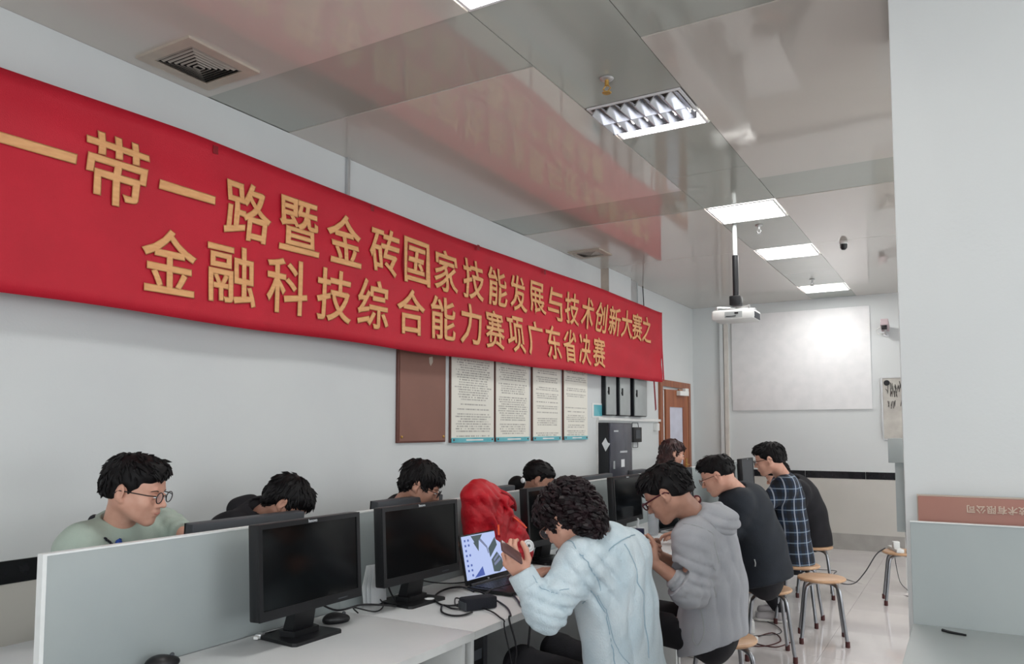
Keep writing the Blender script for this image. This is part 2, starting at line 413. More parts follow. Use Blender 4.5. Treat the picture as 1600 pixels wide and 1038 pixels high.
def light(x0, y0, x1, y1, kind, label):
    t = thing('ceiling_light', label, 'light', ((x0 + x1) / 2, (y0 + y1) / 2, H), 0, 'recessed square ceiling lights')
    w_, d_ = (x1 - x0) / 2, (y1 - y0) / 2
    b = B(); e = .014
    b.box((-w_, -d_, -.004), (w_, -d_ + e, .004)); b.box((-w_, d_ - e, -.004), (w_, d_, .004))
    b.box((-w_, -d_ + e, -.004), (-w_ + e, d_ - e, .004)); b.box((w_ - e, -d_ + e, -.004), (w_, d_ - e, .004)); b.done('frame', 'lampw', t)
    if kind == 'full':
        B().box((-w_ + e, -d_ + e, .0), (w_ - e, d_ - e, .005)).done('diffuser', 'lamp', t)
        for s in (-1, 1): B().box((s * (w_ - .06) - .002, -d_ + e, -.003), (s * (w_ - .06) + .002, d_ - e, .0)).done('rib', 'lampw', t)
    else:
        ys_ = d_ - .17
        B().box((-w_ + e, ys_, -.002), (w_ - e, d_ - e, .005)).done('diffuser', 'lamp', t)
        B().box((-w_ + e, -d_ + e, .008), (w_ - e, ys_, .0115)).done('reflector', 'slat', t)
        n = 6; W = 2 * (w_ - e) / n; D = (ys_ + d_ - e) / 2
        for r in range(2):
            for c_ in range(n):
                x_ = -w_ + e + c_ * W; y_ = -d_ + e + r * D; bb = bmesh.new()
                # a cell of the parabolic louvre: two curved blades leaning together
                B_ = B()
                B_.poly([(x_ + .003, y_ + .004, -.032), (x_ + W * .5 - .002, y_ + .004, .004), (x_ + W * .5 + .002, y_ + .004, .004), (x_ + .012, y_ + .004, -.036)], (0, D - .008, 0))
                B_.poly([(x_ + W - .003, y_ + .004, -.010), (x_ + W * .5 + .006, y_ + .004, .006), (x_ + W * .5 + .01, y_ + .004, .006), (x_ + W, y_ + .004, -.014)], (0, D - .008, 0))
                B_.done('louvre', 'mirror', t); bb.free()
            B().box((-w_ + e, y_ + D - .006, -.036), (w_ - e, y_ + D - .002, .004)).done('blade', 'mirror', t)
labs = ['square ceiling light cut off by the top edge of the photo',
        'half dark ceiling light with an aluminium louvre grid and one bright strip',
        'lit square ceiling light directly above the projector pole', 'lit square ceiling light beyond the projector pole, second from the far wall',
        'lit square ceiling light nearest the far wall']
for i, (y0, y1) in enumerate(LY): light(-1.69, y0 + .006, -1.18, y1 - .006, 'half' if i == 1 else 'full', labs[i])
for i, (y0, y1) in enumerate(LY):  # second row out of view, added for the light it gives
    o = light(1.61, y0 + .006, 2.12, y1 - .006, 'full', 'unseen lit ceiling light added behind the pillar, %s of the added row' % ('nearest', 'second', 'middle', 'fourth', 'farthest')[i])
def diffuser(x0, y0, x1, y1, label):
    t = thing('air_diffuser', label, 'vent', ((x0 + x1) / 2, (y0 + y1) / 2, H), 0, 'square air diffusers by the left wall')
    w_, d_ = (x1 - x0) / 2, (y1 - y0) / 2; b = B(); e = .055
    b.box((-w_, -d_, -.012), (w_, -d_ + e, .0)); b.box((-w_, d_ - e, -.012), (w_, d_, .0)); b.box((-w_, -d_ + e, -.012), (-w_ + e, d_ - e, 0)); b.box((w_ - e, -d_ + e, -.012), (w_, d_ - e, 0))
    b.done('frame', 'beige', t); pb = B().box((-w_ + .03, -d_ + .03, -.003), (w_ - .03, d_ - .03, -.0005)); pb.done('backing', 'darkhole', t)
    n = 7
    for k in range(n):
        a = 1 - k / n; b = B(); wi, di = (w_ - e) * a, (d_ - e) * a; wo, do = wi * .86 if k < n - 1 else .004, di * .86 if k < n - 1 else .004
        z0, z1 = -.010 - .0045 * k * 0 - .001, -.004
        V = [(-wi, -di, -.004 - .002 * k), (wi, -di, -.004 - .002 * k), (wi, di, -.004 - .002 * k), (-wi, di, -.004 - .002 * k)]
        U = [(-wi * .93, -di * .93, -.012 - .002 * k), (wi * .93, -di * .93, -.012 - .002 * k), (wi * .93, di * .93, -.012 - .002 * k), (-wi * .93, di * .93, -.012 - .002 * k)]
        vv = [b.b.verts.new(p) for p in V]; uu = [b.b.verts.new(p) for p in U]
        for q in range(4): b.b.faces.new((vv[q], vv[(q + 1) % 4], uu[(q + 1) % 4], uu[q]))
        b.done('slat', 'slat', t)
diffuser(-3.21, 2.08, -2.84, 2.47, 'large beige square air diffuser in the ceiling above the near end of the banner')
diffuser(-3.25, 6.58, -2.92, 6.88, 'small beige square air diffuser in the ceiling above the far half of the banner')
def sprinkler(x, y_, label, s=1):
    t = thing('sprinkler', label, 'sprinkler', (x, y_, H), 0, 'ceiling sprinklers')
    B().lathe([(.03 * s, 0), (.026 * s, -.006), (.012 * s, -.01)]).done('rosette', 'alum', t, True)
    B().lathe([(.009 * s, -.01), (.009 * s, -.035), (.006 * s, -.037)]).tube([(-.006 * s, 0, -.035), (-.017 * s, 0, -.05), (0, 0, -.07)], .003 * s, 6).tube([(.006 * s, 0, -.035), (.017 * s, 0, -.05), (0, 0, -.07)], .003 * s, 6).done('body', 'brass' if s > 1 else 'alum', t, True)
    B().lathe([(.02 * s, -.07), (.018 * s, -.073)]).done('deflector', 'brass' if s > 1 else 'alum', t, True)
sprinkler(-1.453, 3.378, 'brass sprinkler head hanging before the half dark ceiling light', 1.15)
sprinkler(-1.443, 6.51, 'small sprinkler head just beyond the light above the projector')
sprinkler(-1.467, 9.2, 'small sprinkler head just before the farthest ceiling light')
t = thing('smoke_detector', 'small black dome detector on the ceiling between far lights and pillar', 'detector', (-.922, 7.53, H))
B().lathe([(.035, 0), (.035, -.012)]).done('base', 'white', t, True); B().lathe([(.032, -.012), (.03, -.045), (.018, -.062), (.001, -.066)]).done('dome', 'black', t, True)

# pillar
pil = struct(pbox('trim_5', (-.187, 2.85, 0), (1.2, 3.7, H), 'wall', bev=.006))
pil.name = 'pillar'
# ------------------------------------------------ red banner with two lines of lettering
KB = .96                                     # the banner hangs some 15 cm clear of the wall
def bx_(y_, z): return -3.245 + .014 * sin(y_ * 1.3 + z * 3.4) + .005 * sin(y_ * 3.9 - z * 5 + 1) + .012 * sin((z - 2.0) * 3.2 + y_ * .4) + .013 * sin((z - 2.9) * 17 + y_ * 2.3) * math.exp(-((z - 2.72 + .05 * (y_ - 2)) / .17) ** 2)
ban = thing('banner', 'long red cloth banner with two lines of golden Chinese lettering on the left wall', 'banner', (-3.245 * .96, 5.1 * .96, 1.98))
me = bpy.data.meshes.new('cloth'); NY, NZ = 170, 16; vv = []; ff = []
yb0, yb1 = .75, 9.12
for j in range(NZ + 1):
    for i in range(NY + 1):
        u = i / NY; v = j / NZ; y_ = yb0 + (yb1 - yb0) * u
        zt = 2.952 + .012 * sin(y_ * 1.1) - .035 * max(0, 1 - abs(y_ - 1.2) / 1.2); zb = 2.035 + .055 * max(0, (y_ - 5) / 4.1) + .006 * sin(y_ * 4)
        z = zb + (zt - zb) * v
        x = bx_(y_, z) + (.03 * (max(0, y_ - 8.85) / .27) ** 2) * (1 - .4 * v)
        vv.append((x + 3.245, (y_ - 5.1) * KB, (z - 2.0) * KB))
for j in range(NZ):
    for i in range(NY):
        a = j * (NY + 1) + i; ff.append((a, a + 1, a + NY + 2, a + NY + 1))
me.from_pydata(vv, [], ff); me.polygons.foreach_set('use_smooth', [True] * len(ff))
o = link('cloth', me, 'red', ban); md = o.modifiers.new('s', 'SOLIDIFY'); md.thickness = .002
Y1 = [1.69, 2.03, 2.39, 2.76, 3.12, 3.49, 3.87, 4.21, 4.57, 4.93, 5.29, 5.64, 5.99, 6.34, 6.69, 7.04, 7.37, 7.71, 8.03, 8.32, 8.62]
S1 = '一带一路暨金砖国家技能发展与技术创新大赛之'
Y2 = [2.31, 2.67, 3.04, 3.41, 3.76, 4.14, 4.5, 4.86, 5.22, 5.57, 5.92, 6.27, 6.62, 6.97, 7.32]
S2 = '金融科技综合能力赛项广东省决赛'
for S_, Ys, zc in ((S1, Y1, 2.652), (S2, Y2, 2.297)):
    for k, (ch, yc) in enumerate(zip(S_, Ys)):
        tm = text_mesh(ch, 1.0, 0, .02); co = np.empty(len(tm.vertices) * 3); tm.vertices.foreach_get('co', co); co = co.reshape(-1, 3)
        lo, hi = co.min(0), co.max(0); out = []
        zc_ = zc + (.02 * (yc - 5) / 3 if zc > 2.5 and yc > 5 else 0)
        full = ch != '一'
        w_ = .30 if full else .315; h_ = .315 if full else .045
        for p in co:
            y_ = yc + (p[0] - (lo[0] + hi[0]) / 2) / (hi[0] - lo[0]) * w_
            z = zc_ + (p[1] - (lo[1] + hi[1]) / 2) / (hi[1] - lo[1]) * h_
            out.append((bx_(y_, z) + .009 + p[2] * .1 + 3.245 + (.03 * (max(0, y_ - 8.85) / .27) ** 2) * .7, (y_ - 5.1) * KB, (z - 2.0) * KB))
        tm.vertices.foreach_set('co', np.array(out).ravel()); tm.update(); link('letter', tm, 'gold', ban)
B().tube([(.0 + .02, 3.86, .91), (.01, 3.89, .58), (.035, 3.88, .1)], [.012, .02, .008], 8, sm=4).done('hem_fold', 'red', ban, True)
B().poly([(.0, 3.62, .09), (.0, 3.66, .09), (.0, 3.71, -.24), (.0, 3.67, -.26)], (.003, 0, 0)).done('ribbon', 'bagd', ban)
for yy in (2.55, 3.75, 5.0, 6.1): B().box((.004, (yy - 5.1) * KB - .018, .86), (.006, (yy - 5.1) * KB + .012, .90)).done('tape', 'bagd', ban)
t = thing('pipe_casing', 'thin white pipe running from the ceiling down behind the banner near the fifth letter', 'pipe', (XL, 3.57, 2))
pbox('casing', (0, -.012, .2), (.02, .012, 1.2), 'alum', t); pbox('box', (0, .0, .4), (.04, .16, .955), 'alum', t)

# ------------------------------------------------ boards on the left wall
def txtmat(name, seed, dens, col=(70, 66, 62), bg=(226, 224, 214)):
    m = bpy.data.materials.new(name); m.use_nodes = True; nt = m.node_tree; b = nt.nodes['Principled BSDF']; b.inputs['Roughness'].default_value = .45
    tc = nt.nodes.new('ShaderNodeTexCoord'); sp = nt.nodes.new('ShaderNodeSeparateXYZ'); nt.links.new(tc.outputs['Object'], sp.inputs[0])
    def math_(op, a, b_=None, c=None):
        n = nt.nodes.new('ShaderNodeMath'); n.operation = op
        for i, v in enumerate((a, b_, c)):
            if v is None: continue
            if isinstance(v, (int, float)): n.inputs[i].default_value = v
            else: nt.links.new(v, n.inputs[i])
        return n.outputs[0]
    z = math_('MULTIPLY', sp.outputs[2], 1 / .0185); row = math_('FLOOR', z); fr = math_('FRACT', z)
    line = math_('MULTIPLY', math_('GREATER_THAN', fr, .3), math_('LESS_THAN', fr, .85))
    wn = nt.nodes.new('ShaderNodeTexWhiteNoise'); wn.noise_dimensions = '1D'; nt.links.new(math_('ADD', row, seed), wn.inputs['W'])
    on = math_('LESS_THAN', wn.outputs['Value'], dens)
    ln = math_('LESS_THAN', math_('ABSOLUTE', sp.outputs[1]), math_('MULTIPLY_ADD', wn.outputs['Value'], .1, .175))
    cb = nt.nodes.new('ShaderNodeCombineXYZ'); nt.links.new(math_('MULTIPLY', sp.outputs[1], 1), cb.inputs[1]); nt.links.new(math_('MULTIPLY', row, .37), cb.inputs[2])
    ns = nt.nodes.new('ShaderNodeTexNoise'); ns.inputs['Scale'].default_value = 90; ns.inputs['Detail'].default_value = 2; nt.links.new(cb.outputs[0], ns.inputs[0])
    ink = math_('GREATER_THAN', ns.outputs[0], .46)
    f = math_('MULTIPLY', math_('MULTIPLY', math_('MULTIPLY', line, on), math_('MULTIPLY', ink, ln)), .55)
    mx = nt.nodes.new('ShaderNodeMix'); mx.data_type = 'RGBA'; nt.links.new(f, mx.inputs[0]); mx.inputs[6].default_value = lin(bg); mx.inputs[7].default_value = lin(col)
    nt.links.new(mx.outputs[2], b.inputs['Base Color']); return m
def board(y0, y1, kind, label, seed=0, dens=.7, bot=1.405):
    t = thing('wall_board', label, 'board', (XL, (y0 + y1) / 2, bot), 0, 'notice boards in a row below the banner' if kind else None)
    w_ = (y1 - y0) / 2; hgt = .86
    pbox('backing', (0, -w_, 0), (.02, w_, hgt), 'brown2', t, .003)
    if not kind:
        pbox('face', (.02, -w_ + .012, .012), (.026, w_ - .012, hgt - .012), 'brown', t)
        for s in (-1, 1): B().lathe([(.010, 0), (.009, .005), (.004, .008)], (.026, s * (w_ - .035), .04), 12, Matrix.Rotation(pi / 2, 3, 'Y')).done('screw', 'brass', t)
        B().poly([(.0262, .06, .60), (.0262, .10, .61), (.0262, .105, .57), (.0262, .08, .54), (.0262, .065, .56)], (.0008, 0, 0)).done('paint_chip', 'beige', t)
    else:
        m = txtmat('notice_print', seed, dens)
        pbox('sheet', (.02, -w_ + .004, .03), (.025, w_ - .002, hgt), m, t)
        pbox('strip', (.025, -w_ + .002, .0), (.028, w_ - .002, .036), 'teal', t)
        pbox('caption', (.028, -w_ * .35, .013), (.0286, w_ * .45, .024), 'white', t)
        for s in (-1, 1): B().lathe([(.008, 0), (.007, .004), (.003, .006)], (.028, s * (w_ - .03), .02), 12, Matrix.Rotation(pi / 2, 3, 'Y')).done('screw', 'brown2', t)
board(4.075, 4.625, 0, 'plain brown board with two screws, leftmost of the boards below the banner', bot=1.412)
board(4.69, 5.285, 1, 'printed notice with dense black text and teal foot, just right of the brown board', 3, .8)
board(5.315, 5.865, 1, 'printed notice with text and teal foot, second to the right of the brown board', 17, .7)
board(5.935, 6.472, 1, 'printed notice with sparse text, third to the right of the brown board', 31, .5)
board(6.54, 7.062, 1, 'printed notice with pale text, last of the row beside the electrical cabinets', 57, .6)
MT['paleprint'] = 0
t = thing('wall_sign', 'small pale teal sign at the left of the grey electrical cabinets', 'sign', (XL, 7.355, 1.70))
pbox('plate', (0, -.14, -.075), (.006, .14, .075), 'white', t); pbox('print', (.006, -.10, -.058), (.0075, .11, .058), 'teal', t)
# casing, conduits, cabinets
t = thing('pipe_casing', 'square beige sided casing rising from behind the banner to the ceiling', 'casing', (XL, 7.47, 2.1)); pbox('casing', (0, 0, 0), (.09, .62, 1.1), 'beige', t); pbox('front', (.09, .0, 0), (.094, .62, 1.1), 'wall', t)
t = thing('conduit', 'steel cable tray rising from behind the banner to the ceiling beside the casing', 'conduit', (XL, 8.2, 2.1))
pbox('tray', (0, 0, 0), (.05, .17, 1.1), 'alum', t); B().tube([(.03, .22, 0), (.03, .22, 1.1)], .018).done('tube', 'cabinet', t, True)
tag(B().tube([(XL + .03, 8.62, 3.2), (XL + .04, 8.63, 2.9), (XL + .06, 8.6, 2.6)], .006, sm=3).done('hanging_cable', 'cable'), 'thin dark cable hanging from the ceiling behind the banner end', 'cable')
cabs = [(7.455, 7.735, .045, 'narrow grey electrical cabinet, leftmost of three below the banner end'), (7.79, 8.10, .06, 'grey electrical cabinet, middle one of three below the banner end'), (8.19, 8.59, .07, 'grey electrical cabinet, rightmost of three below the banner end')]
for y0, y1, d, lb in cabs:
    t = thing('electrical_cabinet', lb, 'cabinet', (XL, (y0 + y1) / 2, 1.65), 0, 'electrical cabinets'); w_ = (y1 - y0) / 2
    pbox('body', (0, -w_, 0), (d, w_, .62), 'rack', t, .004); dd = pbox('door', (d, -w_ + .01, .01), (d + .012, w_ - .01, .61), 'cabinet', t, .003)
    B().box((d + .012, -w_ + .05, .22), (d + .026, -w_ + .062, .30), .002).box((d + .012, -w_ + .04, .235), (d + .02, -w_ + .075, .26)).done('handle', 'black', dd)
tr = thing('cable_trunking', 'white cable trunking along the left wall above the black rack', 'trunking', (XL, 7.33, 1.6))
pbox('duct', (0, 0, 0), (.03, 1.86, .03), 'white', tr); pbox('drop', (0, -.01, -.6), (.02, .01, .0), 'white', tr)
tag(pbox('junction_box', (XL, 9.0, 1.49), (XL + .05, 9.09, 1.58), 'white', bev=.004), 'small white switch box on the wall left of the wooden door', 'switch')
t = thing('server_rack', 'black rack cabinet with a dark grey door standing against the left wall', 'cabinet', (XL, 7.33, 0))
pbox('body', (.012, 0, 0), (.13, .60, 1.575), 'rack', t, .004)
dr = pbox('door', (.13, .01, .05), (.15, .60, 1.57), 'rackd', t, .004)
pbox('name_strip', (.15, .1, 1.48), (.1503, .22, 1.495), 'silver', dr); pbox('label_strip', (.15, .26, 1.26), (.1506, .46, 1.28), 'silver', dr); pbox('sticker', (.15, .29, 1.11), (.1506, .38, 1.19), 'paper', dr)
pbox('latch', (.15, .07, 1.1), (.16, .1, 1.18), 'silver', dr)
o = B().poly([(.06, -.002, 1.36), (.10, -.002, 1.42), (.125, -.002, 1.37), (.15, -.002, 1.36), (.10, -.002, 1.28)], (0, .003, 0)).done('note', 'paper', t)
t = thing('access_panel', 'black wall mounted terminal with grey screen between the rack and the door', 'terminal', (XL, 8.36, 1.36))
pbox('body', (0, -.13, 0), (.05, .13, .17), 'black', t, .008); pbox('display', (.05, -.06, .04), (.052, .08, .14), 'grey_back', t)
B().tube([(.02, -.08, .0), (.02, -.08, -.06), (.02, .07, -.06), (.02, .07, 0)], .004, 6).tube([(.02, -.1, .17), (.02, -.09, .22), (.02, .08, .22), (.02, .1, .17)], .004, 6).done('bracket', 'black', t)
# door
dr = struct(B().box((XL, 9.19, 0), (XL + .03, 9.28, 2.13)).box((XL, 10.30, 0), (XL + .03, 10.40, 2.13)).box((XL, 9.28, 2.05), (XL + .03, 10.30, 2.13)).done('door_1', 'wood'))
pbox('leaf', (XL + .005, 9.93, 0), (XL + .022, 10.29, 2.04), 'wood2', dr)
lf = B().box((0, 0, 0), (.035, .11, 2.0)).box((0, .50, 0), (.035, .62, 2.0)).box((0, .11, 1.78), (.035, .5, 2.0)).box((0, .11, 0), (.035, .5, .3)).done('leaf', 'wood', dr)
lf.location = (XL + .012, 9.34, .01); lf.rotation_euler = (0, 0, -radians(7))
pbox('pane', (.012, .11, .3), (.022, .5, 1.78), 'frost', lf); pbox('handle_plate', (.035, .545, .95), (.042, .585, 1.12), 'brass', lf)
B().tube([(.04, .565, 1.04), (.075, .565, 1.04), (.075, .48, 1.04)], .008).done('handle', 'brass', lf, True)
pbox('painted_gap_light', (XL + .0305, 9.283, .3), (XL + .033, 9.31, 2.0), 'white', dr)  # white strip stands in for the bright light in the door gap
cl = B().box((.04, .30, 1.93), (.09, .56, 1.99)).box((.02, .52, 1.99), (.06, .62, 2.03)).done('door_closer', 'white', lf)
B().box((XL + .022, 9.99, .98), (XL + .03, 10.03, 1.14)).tube([(XL + .03, 10.01, 1.06), (XL + .07, 10.01, 1.06), (XL + .07, 10.10, 1.06)], .008).done('handle', 'brass', dr)

# ------------------------------------------------ far wall things
tag(pbox('projection_board', (-2.75, YF - .02, 1.76), (-1.02, YF, 3.06), 'gloss', bev=.004), 'large glossy white projection board on the far wall', 'board')
t = thing('pipe_casing', 'tall thin white pipe casing on the far wall left of the projection board', 'casing', (-2.86, YF, .98))
pbox('casing', (-.05, -.04, 0), (.0, 0, 2.05), 'wall', t); pbox('casing', (.01, -.05, 0), (.06, 0, 2.05), 'cream', t)
t = thing('whiteboard', 'small framed marker board with scribbled handwriting on the far wall', 'board', (-.9, YF, 1.39))
pbox('panel', (0, -.02, 0), (.62, 0, .75), 'board', t)
B().box((-.015, -.028, -.015), (0, 0, .765)).box((.62, -.028, -.015), (.635, 0, .765)).box((0, -.028, .75), (.62, 0, .765)).box((0, -.028, -.015), (.62, 0, 0)).done('frame', 'alum', t)
B().lathe([(.035, 0), (.035, .006)], (.05, -.026, .69), 14, Matrix.Rotation(pi / 2, 3, 'X')).done('magnet', 'black', t)
random.seed(5); b = B()
for (x0, z0, n, s) in ((.05, .54, 9, .08), (.20, .62, 9, .07), (.06, .37, 3, .08), (.20, .39, 7, .07), (.28, .22, 6, .06), (.1, .62, 4, .05)):
    for k in range(n):
        p0 = Vector((x0 + k * .035, -.0225, z0)); pts = [p0 + Vector((random.uniform(-.015, .02), 0, random.uniform(-s / 2, s / 2) + s * (q % 2))) for q in range(4)]
        b.tube(pts, .0045, 4)
o = b.done('scribble', 'ink', t); o['kind'] = 'stuff'
pbox('hook', (.28, -.01, .765), (.31, 0, .80), 'alum', t)
t = thing('security_camera', 'small beige security camera on a bracket high on the far wall', 'camera', (-.84, YF, 2.74))
B().lathe([(.035, 0), (.035, .01)], (.0, -.005, -.05), 14, Matrix.Rotation(pi / 2, 3, 'X')).tube([(0, -.01, -.05), (0, -.1, -.05), (0, -.13, .0)], .014).done('bracket', 'alum', t, True)
B().box((-.045, -.24, .0), (.045, -.05, .09), .012, Matrix.Rotation(radians(-20), 3, 'X')).done('housing', 'cam', t, True)
pbox('lens', (-.03, -.262, -.02), (.03, -.232, .03), 'black', t, .005)
B().tube([(.0, -.01, -.04), (-.08, -.04, -.05), (-.1, -.08, 0), (-.04, -.12, .03)], .006, 6, sm=4).done('wire', 'white', t)
# podium
t = thing('lectern', 'pale grey teacher console with a flat top box and open door behind the pillar', 'console', (-.65, 8.0, 0))
pbox('top_box', (0, 0, 1.195), (.7, .5, 1.42), 'laminate', t, .004)
pbox('body', (.05, .05, .56), (.7, .45, 1.195), 'laminate', t)
pbox('pedestal', (.11, .12, 0), (.7, .4, .56), 'leg', t)
B().box((0, 0, 0), (.5, .015, .66)).done('door', 'white', t).location = (.17, -.02, .52)
pbox('slot', (.17, -.008, 1.15), (.5, .05, 1.165), 'black', t); pbox('lock', (.235, -.03, .93), (.25, -.02, .95), 'black', t); pbox('handle', (.25, -.04, .82), (.275, -.02, .9), 'cabinet', t)

# ------------------------------------------------ projector on its pole
t = thing('projector', 'white ceiling projector hanging on a black pole under the lit lights', 'projector', (-1.615, 6.39, H))
B().tube([(0, 0, 0), (0, 0, -.30)], .018, 12).done('upper_pole', 'cabinet', t, True)
B().tube([(0, 0, -.26), (0, 0, -.60)], .024, 12).done('pole', 'black', t, True)
B().box((-.045, -.045, -.68), (.045, .045, -.60), .008).done('mount', 'black', t, True)
B().tube([(-.13, -.1, -.70), (.13, .1, -.70)], .008).tube([(-.13, .1, -.70), (.13, -.1, -.70)], .008).tube([(-.13, -.1, -.70), (-.13, -.1, -.73)], .008).tube([(.13, -.1, -.7), (.13, -.1, -.73)], .008).tube([(-.13, .1, -.7), (-.13, .1, -.73)], .008).tube([(.13, .1, -.7), (.13, .1, -.73)], .008).done('bracket', 'alum', t, True)
bd = B().box((-.17, -.13, -.81), (.17, .13, -.725), .02).done('housing', 'white', t, True)
pbox('port_panel', (-.06, -.133, -.795), (.08, -.129, -.745), 'cabinet', bd); B().box((.02, -.136, -.765), (.05, -.132, -.752)).box((-.05, -.136, -.785), (.03, -.132, -.779)).done('port', 'black', bd)
B().lathe([(.03, 0), (.034, .02)], (.1, .12, -.765), 16, Matrix.Rotation(-pi / 2, 3, 'X')).done('lens', 'black', bd)
pbox('vent', (.168, -.1, -.8), (.174, .08, -.75), 'grey_back', bd)

# ------------------------------------------------ right foreground: panel, desk top, copper sign
t = thing('desk', 'grey desk with an upright screen panel in the right foreground before the pillar', 'desk', (-.165, 2.70, 0))
pbox('screen_panel', (0, 0, .2), (1.6, .025, 1.217), 'laminate', t, .002)
pbox('panel_edge', (.0, -.001, 1.217), (1.6, .026, 1.219), 'edge', t)
pbox('worktop', (.0, -.65, .882), (1.6, -.001, .91), 'laminate', t, .002)
pbox('leg', (.03, -.6, 0), (.05, -.02, .882), 'laminate', t); pbox('leg', (1.5, -.6, 0), (1.52, -.02, .882), 'laminate', t)
t = thing('sign_plate', 'reddish copper sign standing upside down behind the grey panel, with pale letters', 'sign', (-.146, 2.795, 0))
pbox('plate', (0, 0, .0), (1.2, .02, 1.290), 'copper', t, .002)
pbox('border', (-.004, .02, 0), (1.204, .03, 1.294), 'beige', t)
for k, ch in enumerate('司公限有术技'):
    tm = text_mesh(ch, .026, .0002, .0006); o = link('letter', tm, 'copperl', t)
    o.rotation_euler = (pi / 2, pi, 0); o.location = (.144 + k * .0272, -.0012, 1.258)
t = thing('scuff_mark', 'small dark scuffed cable clip lying on the right foreground desk top', 'clip', (-.085, 2.64, .91))
B().tube([(0, 0, .003), (.02, -.02, .004), (.06, -.03, .003)], [.005, .003], 6, sm=3).done('clip', 'black', t)
# ------------------------------------------------ desk rows
UY = [1.26 + 1.205 * k for k in range(8)]            # unit boundaries along the row
XE, XP = -1.61, -2.28                                # front edge of the near worktops, face of the screen
ordn = ['nearest', 'second', 'third', 'fourth', 'fifth', 'sixth', 'seventh']
for k in range(7):
    y0, y1 = UY[k], UY[k + 1]
    t = thing('computer_desk', 'white topped computer desk with grey screen panel, %s along the row' % ordn[k], 'desk', (XP, y0, 0), 0, 'computer desks of the double row')
    pbox('worktop', (.0, .001, .722), (XP * -1 + XE, 1.203, .75), 'top', t, .0015)
    pbox('edge_band', (-XP + XE, .001, .721), (-XP + XE + .0015, 1.203, .7505), 'leg', t)
    pbox('rear_worktop', (-.63, .001, .722), (-.03, 1.203, .75), 'top', t, .0015)
    sp = pbox('screen_panel', (-.028, .0005, .75), (-.002, 1.2045, 1.14), 'laminate', t, .001)
    pbox('top_trim', (-.029, .0, 1.14), (-.001, 1.205, 1.146), 'edge', t)
    if k == 0: pbox('end_trim', (-.029, -.012, .6), (-.001, .0, 1.146), 'edge', t)
    pbox('side_panel', (-.55, .02, 0), (-XP + XE - .03, .04, .722), 'leg', t); pbox('side_panel', (-.55, 1.165, 0), (-XP + XE - .03, 1.185, .722), 'leg', t)
    pbox('modesty_panel', (-.03, .04, .12), (-.01, 1.165, .722), 'modesty', t)
    pbox('shelf', (.0, .04, .10), (.5, 1.165, .12), 'modesty', t)
t = thing('drawer_pedestal', 'white drawer pedestal under the nearest desk worktop', 'drawers', (-2.18, 1.62, 0))
pbox('body', (0, 0, .02), (.44, .66, .655), 'white', t, .004)
for z0 in (.05, .26, .46):
    d = pbox('drawer', (.44, .01, z0), (.455, .65, z0 + .185), 'white', t, .003); pbox('handle', (.455, .27, z0 + .15), (.465, .40, z0 + .165), 'alum', d)

# ------------------------------------------------ monitors
def monitor(loc, rz, label, w_=.505, h_=.335, tilt=4, badge=True, base=True, grp='black desktop monitors', lift=.10, body='black', scr='screen'):
    t = thing('monitor', label, 'monitor', loc, rz, grp)
    T_ = Matrix.Rotation(radians(-tilt), 3, 'Y')
    def bx(name, lo, hi, m, par=t, bev=0):
        o = B().box(lo, hi, bev).done(name, m, par, smooth=bool(bev)); return o
    hd = bx('housing', (-.045, -w_ / 2, lift), (0, w_ / 2, lift + h_), body, t, .006)
    bx('back_bulge', (-.07, -w_ * .36, lift + .05), (-.044, w_ * .36, lift + h_ - .05), 'grey_back' if body != 'black' else 'black', t, .01)
    e = .018
    fr = B().box((0, -w_ / 2 + .001, lift + h_ - e), (.006, w_ / 2 - .001, lift + h_ - .001)).box((0, -w_ / 2 + .001, lift + .001), (.006, w_ / 2 - .001, lift + .034)).box((0, -w_ / 2 + .001, lift + .034), (.006, -w_ / 2 + e, lift + h_ - e)).box((0, w_ / 2 - e, lift + .034), (.006, w_ / 2 - .001, lift + h_ - e)).done('bezel', 'black2', t)
    bx('screen', (-.002, -w_ / 2 + e, lift + .034), (.002, w_ / 2 - e, lift + h_ - e), scr, t)
    if badge:
        tm = text_mesh('lenovo', .016, .0004, .0004); o = link('brand_badge', tm, 'silver', fr); o.rotation_euler = (pi / 2, 0, pi / 2); o.location = (.0066, 0, lift + h_ - .0095)
    bx('button_row', (.006, w_ * .24, lift + .012), (.0068, w_ * .34, lift + .016), 'grey_back', t)
    for o in [c for c in t.children if c.name.split('.')[0] in ('housing', 'back_bulge', 'bezel', 'screen', 'button_row')]:
        p = Vector((0, 0, lift)); o.location = p - T_ @ p; o.rotation_euler = (0, radians(-tilt), 0)
    if base:
        B().poly([(-.09, -.075, .012), (-.03, -.06, .012), (-.03, .06, .012), (-.09, .075, .012)], (.0, 0, .02)).poly([(-.10, -.05, .03), (-.05, -.05, .03), (-.03, -.045, lift + .06), (-.06, -.045, lift + .06)], (0, .1, 0)).done('stand_neck', 'black', t)
        b = B(); pts = [(-.175, -.105), (.02, -.12), (.034, -.11), (.034, .11), (.02, .12), (-.175, .105)]
        b.poly([(x, y, 0.0) for x, y in pts], (0, 0, .012)).done('base', 'black', t)
    return t
mY = [(2.09, 'large dark monitor in the left foreground, nearest of all, with a black mouse behind it'),
      (2.745, 'second dark monitor from the left front, between the nearest one and the open laptop'),
      (3.96, 'dark monitor behind the curly head, at the right of the red backpack'),
      (5.12, 'dark monitor behind the tissue pack, left of the head of the grey hoodie sitter'),
      (6.34, 'dark monitor seen narrow right above the grey hoodie, its screen turned to the aisle'),
      (7.75, 'narrow seen monitor left of the last monitor, near the plaid shirt head'),
      (8.55, 'last monitor of the row, right beside the face of the man in the plaid shirt')]
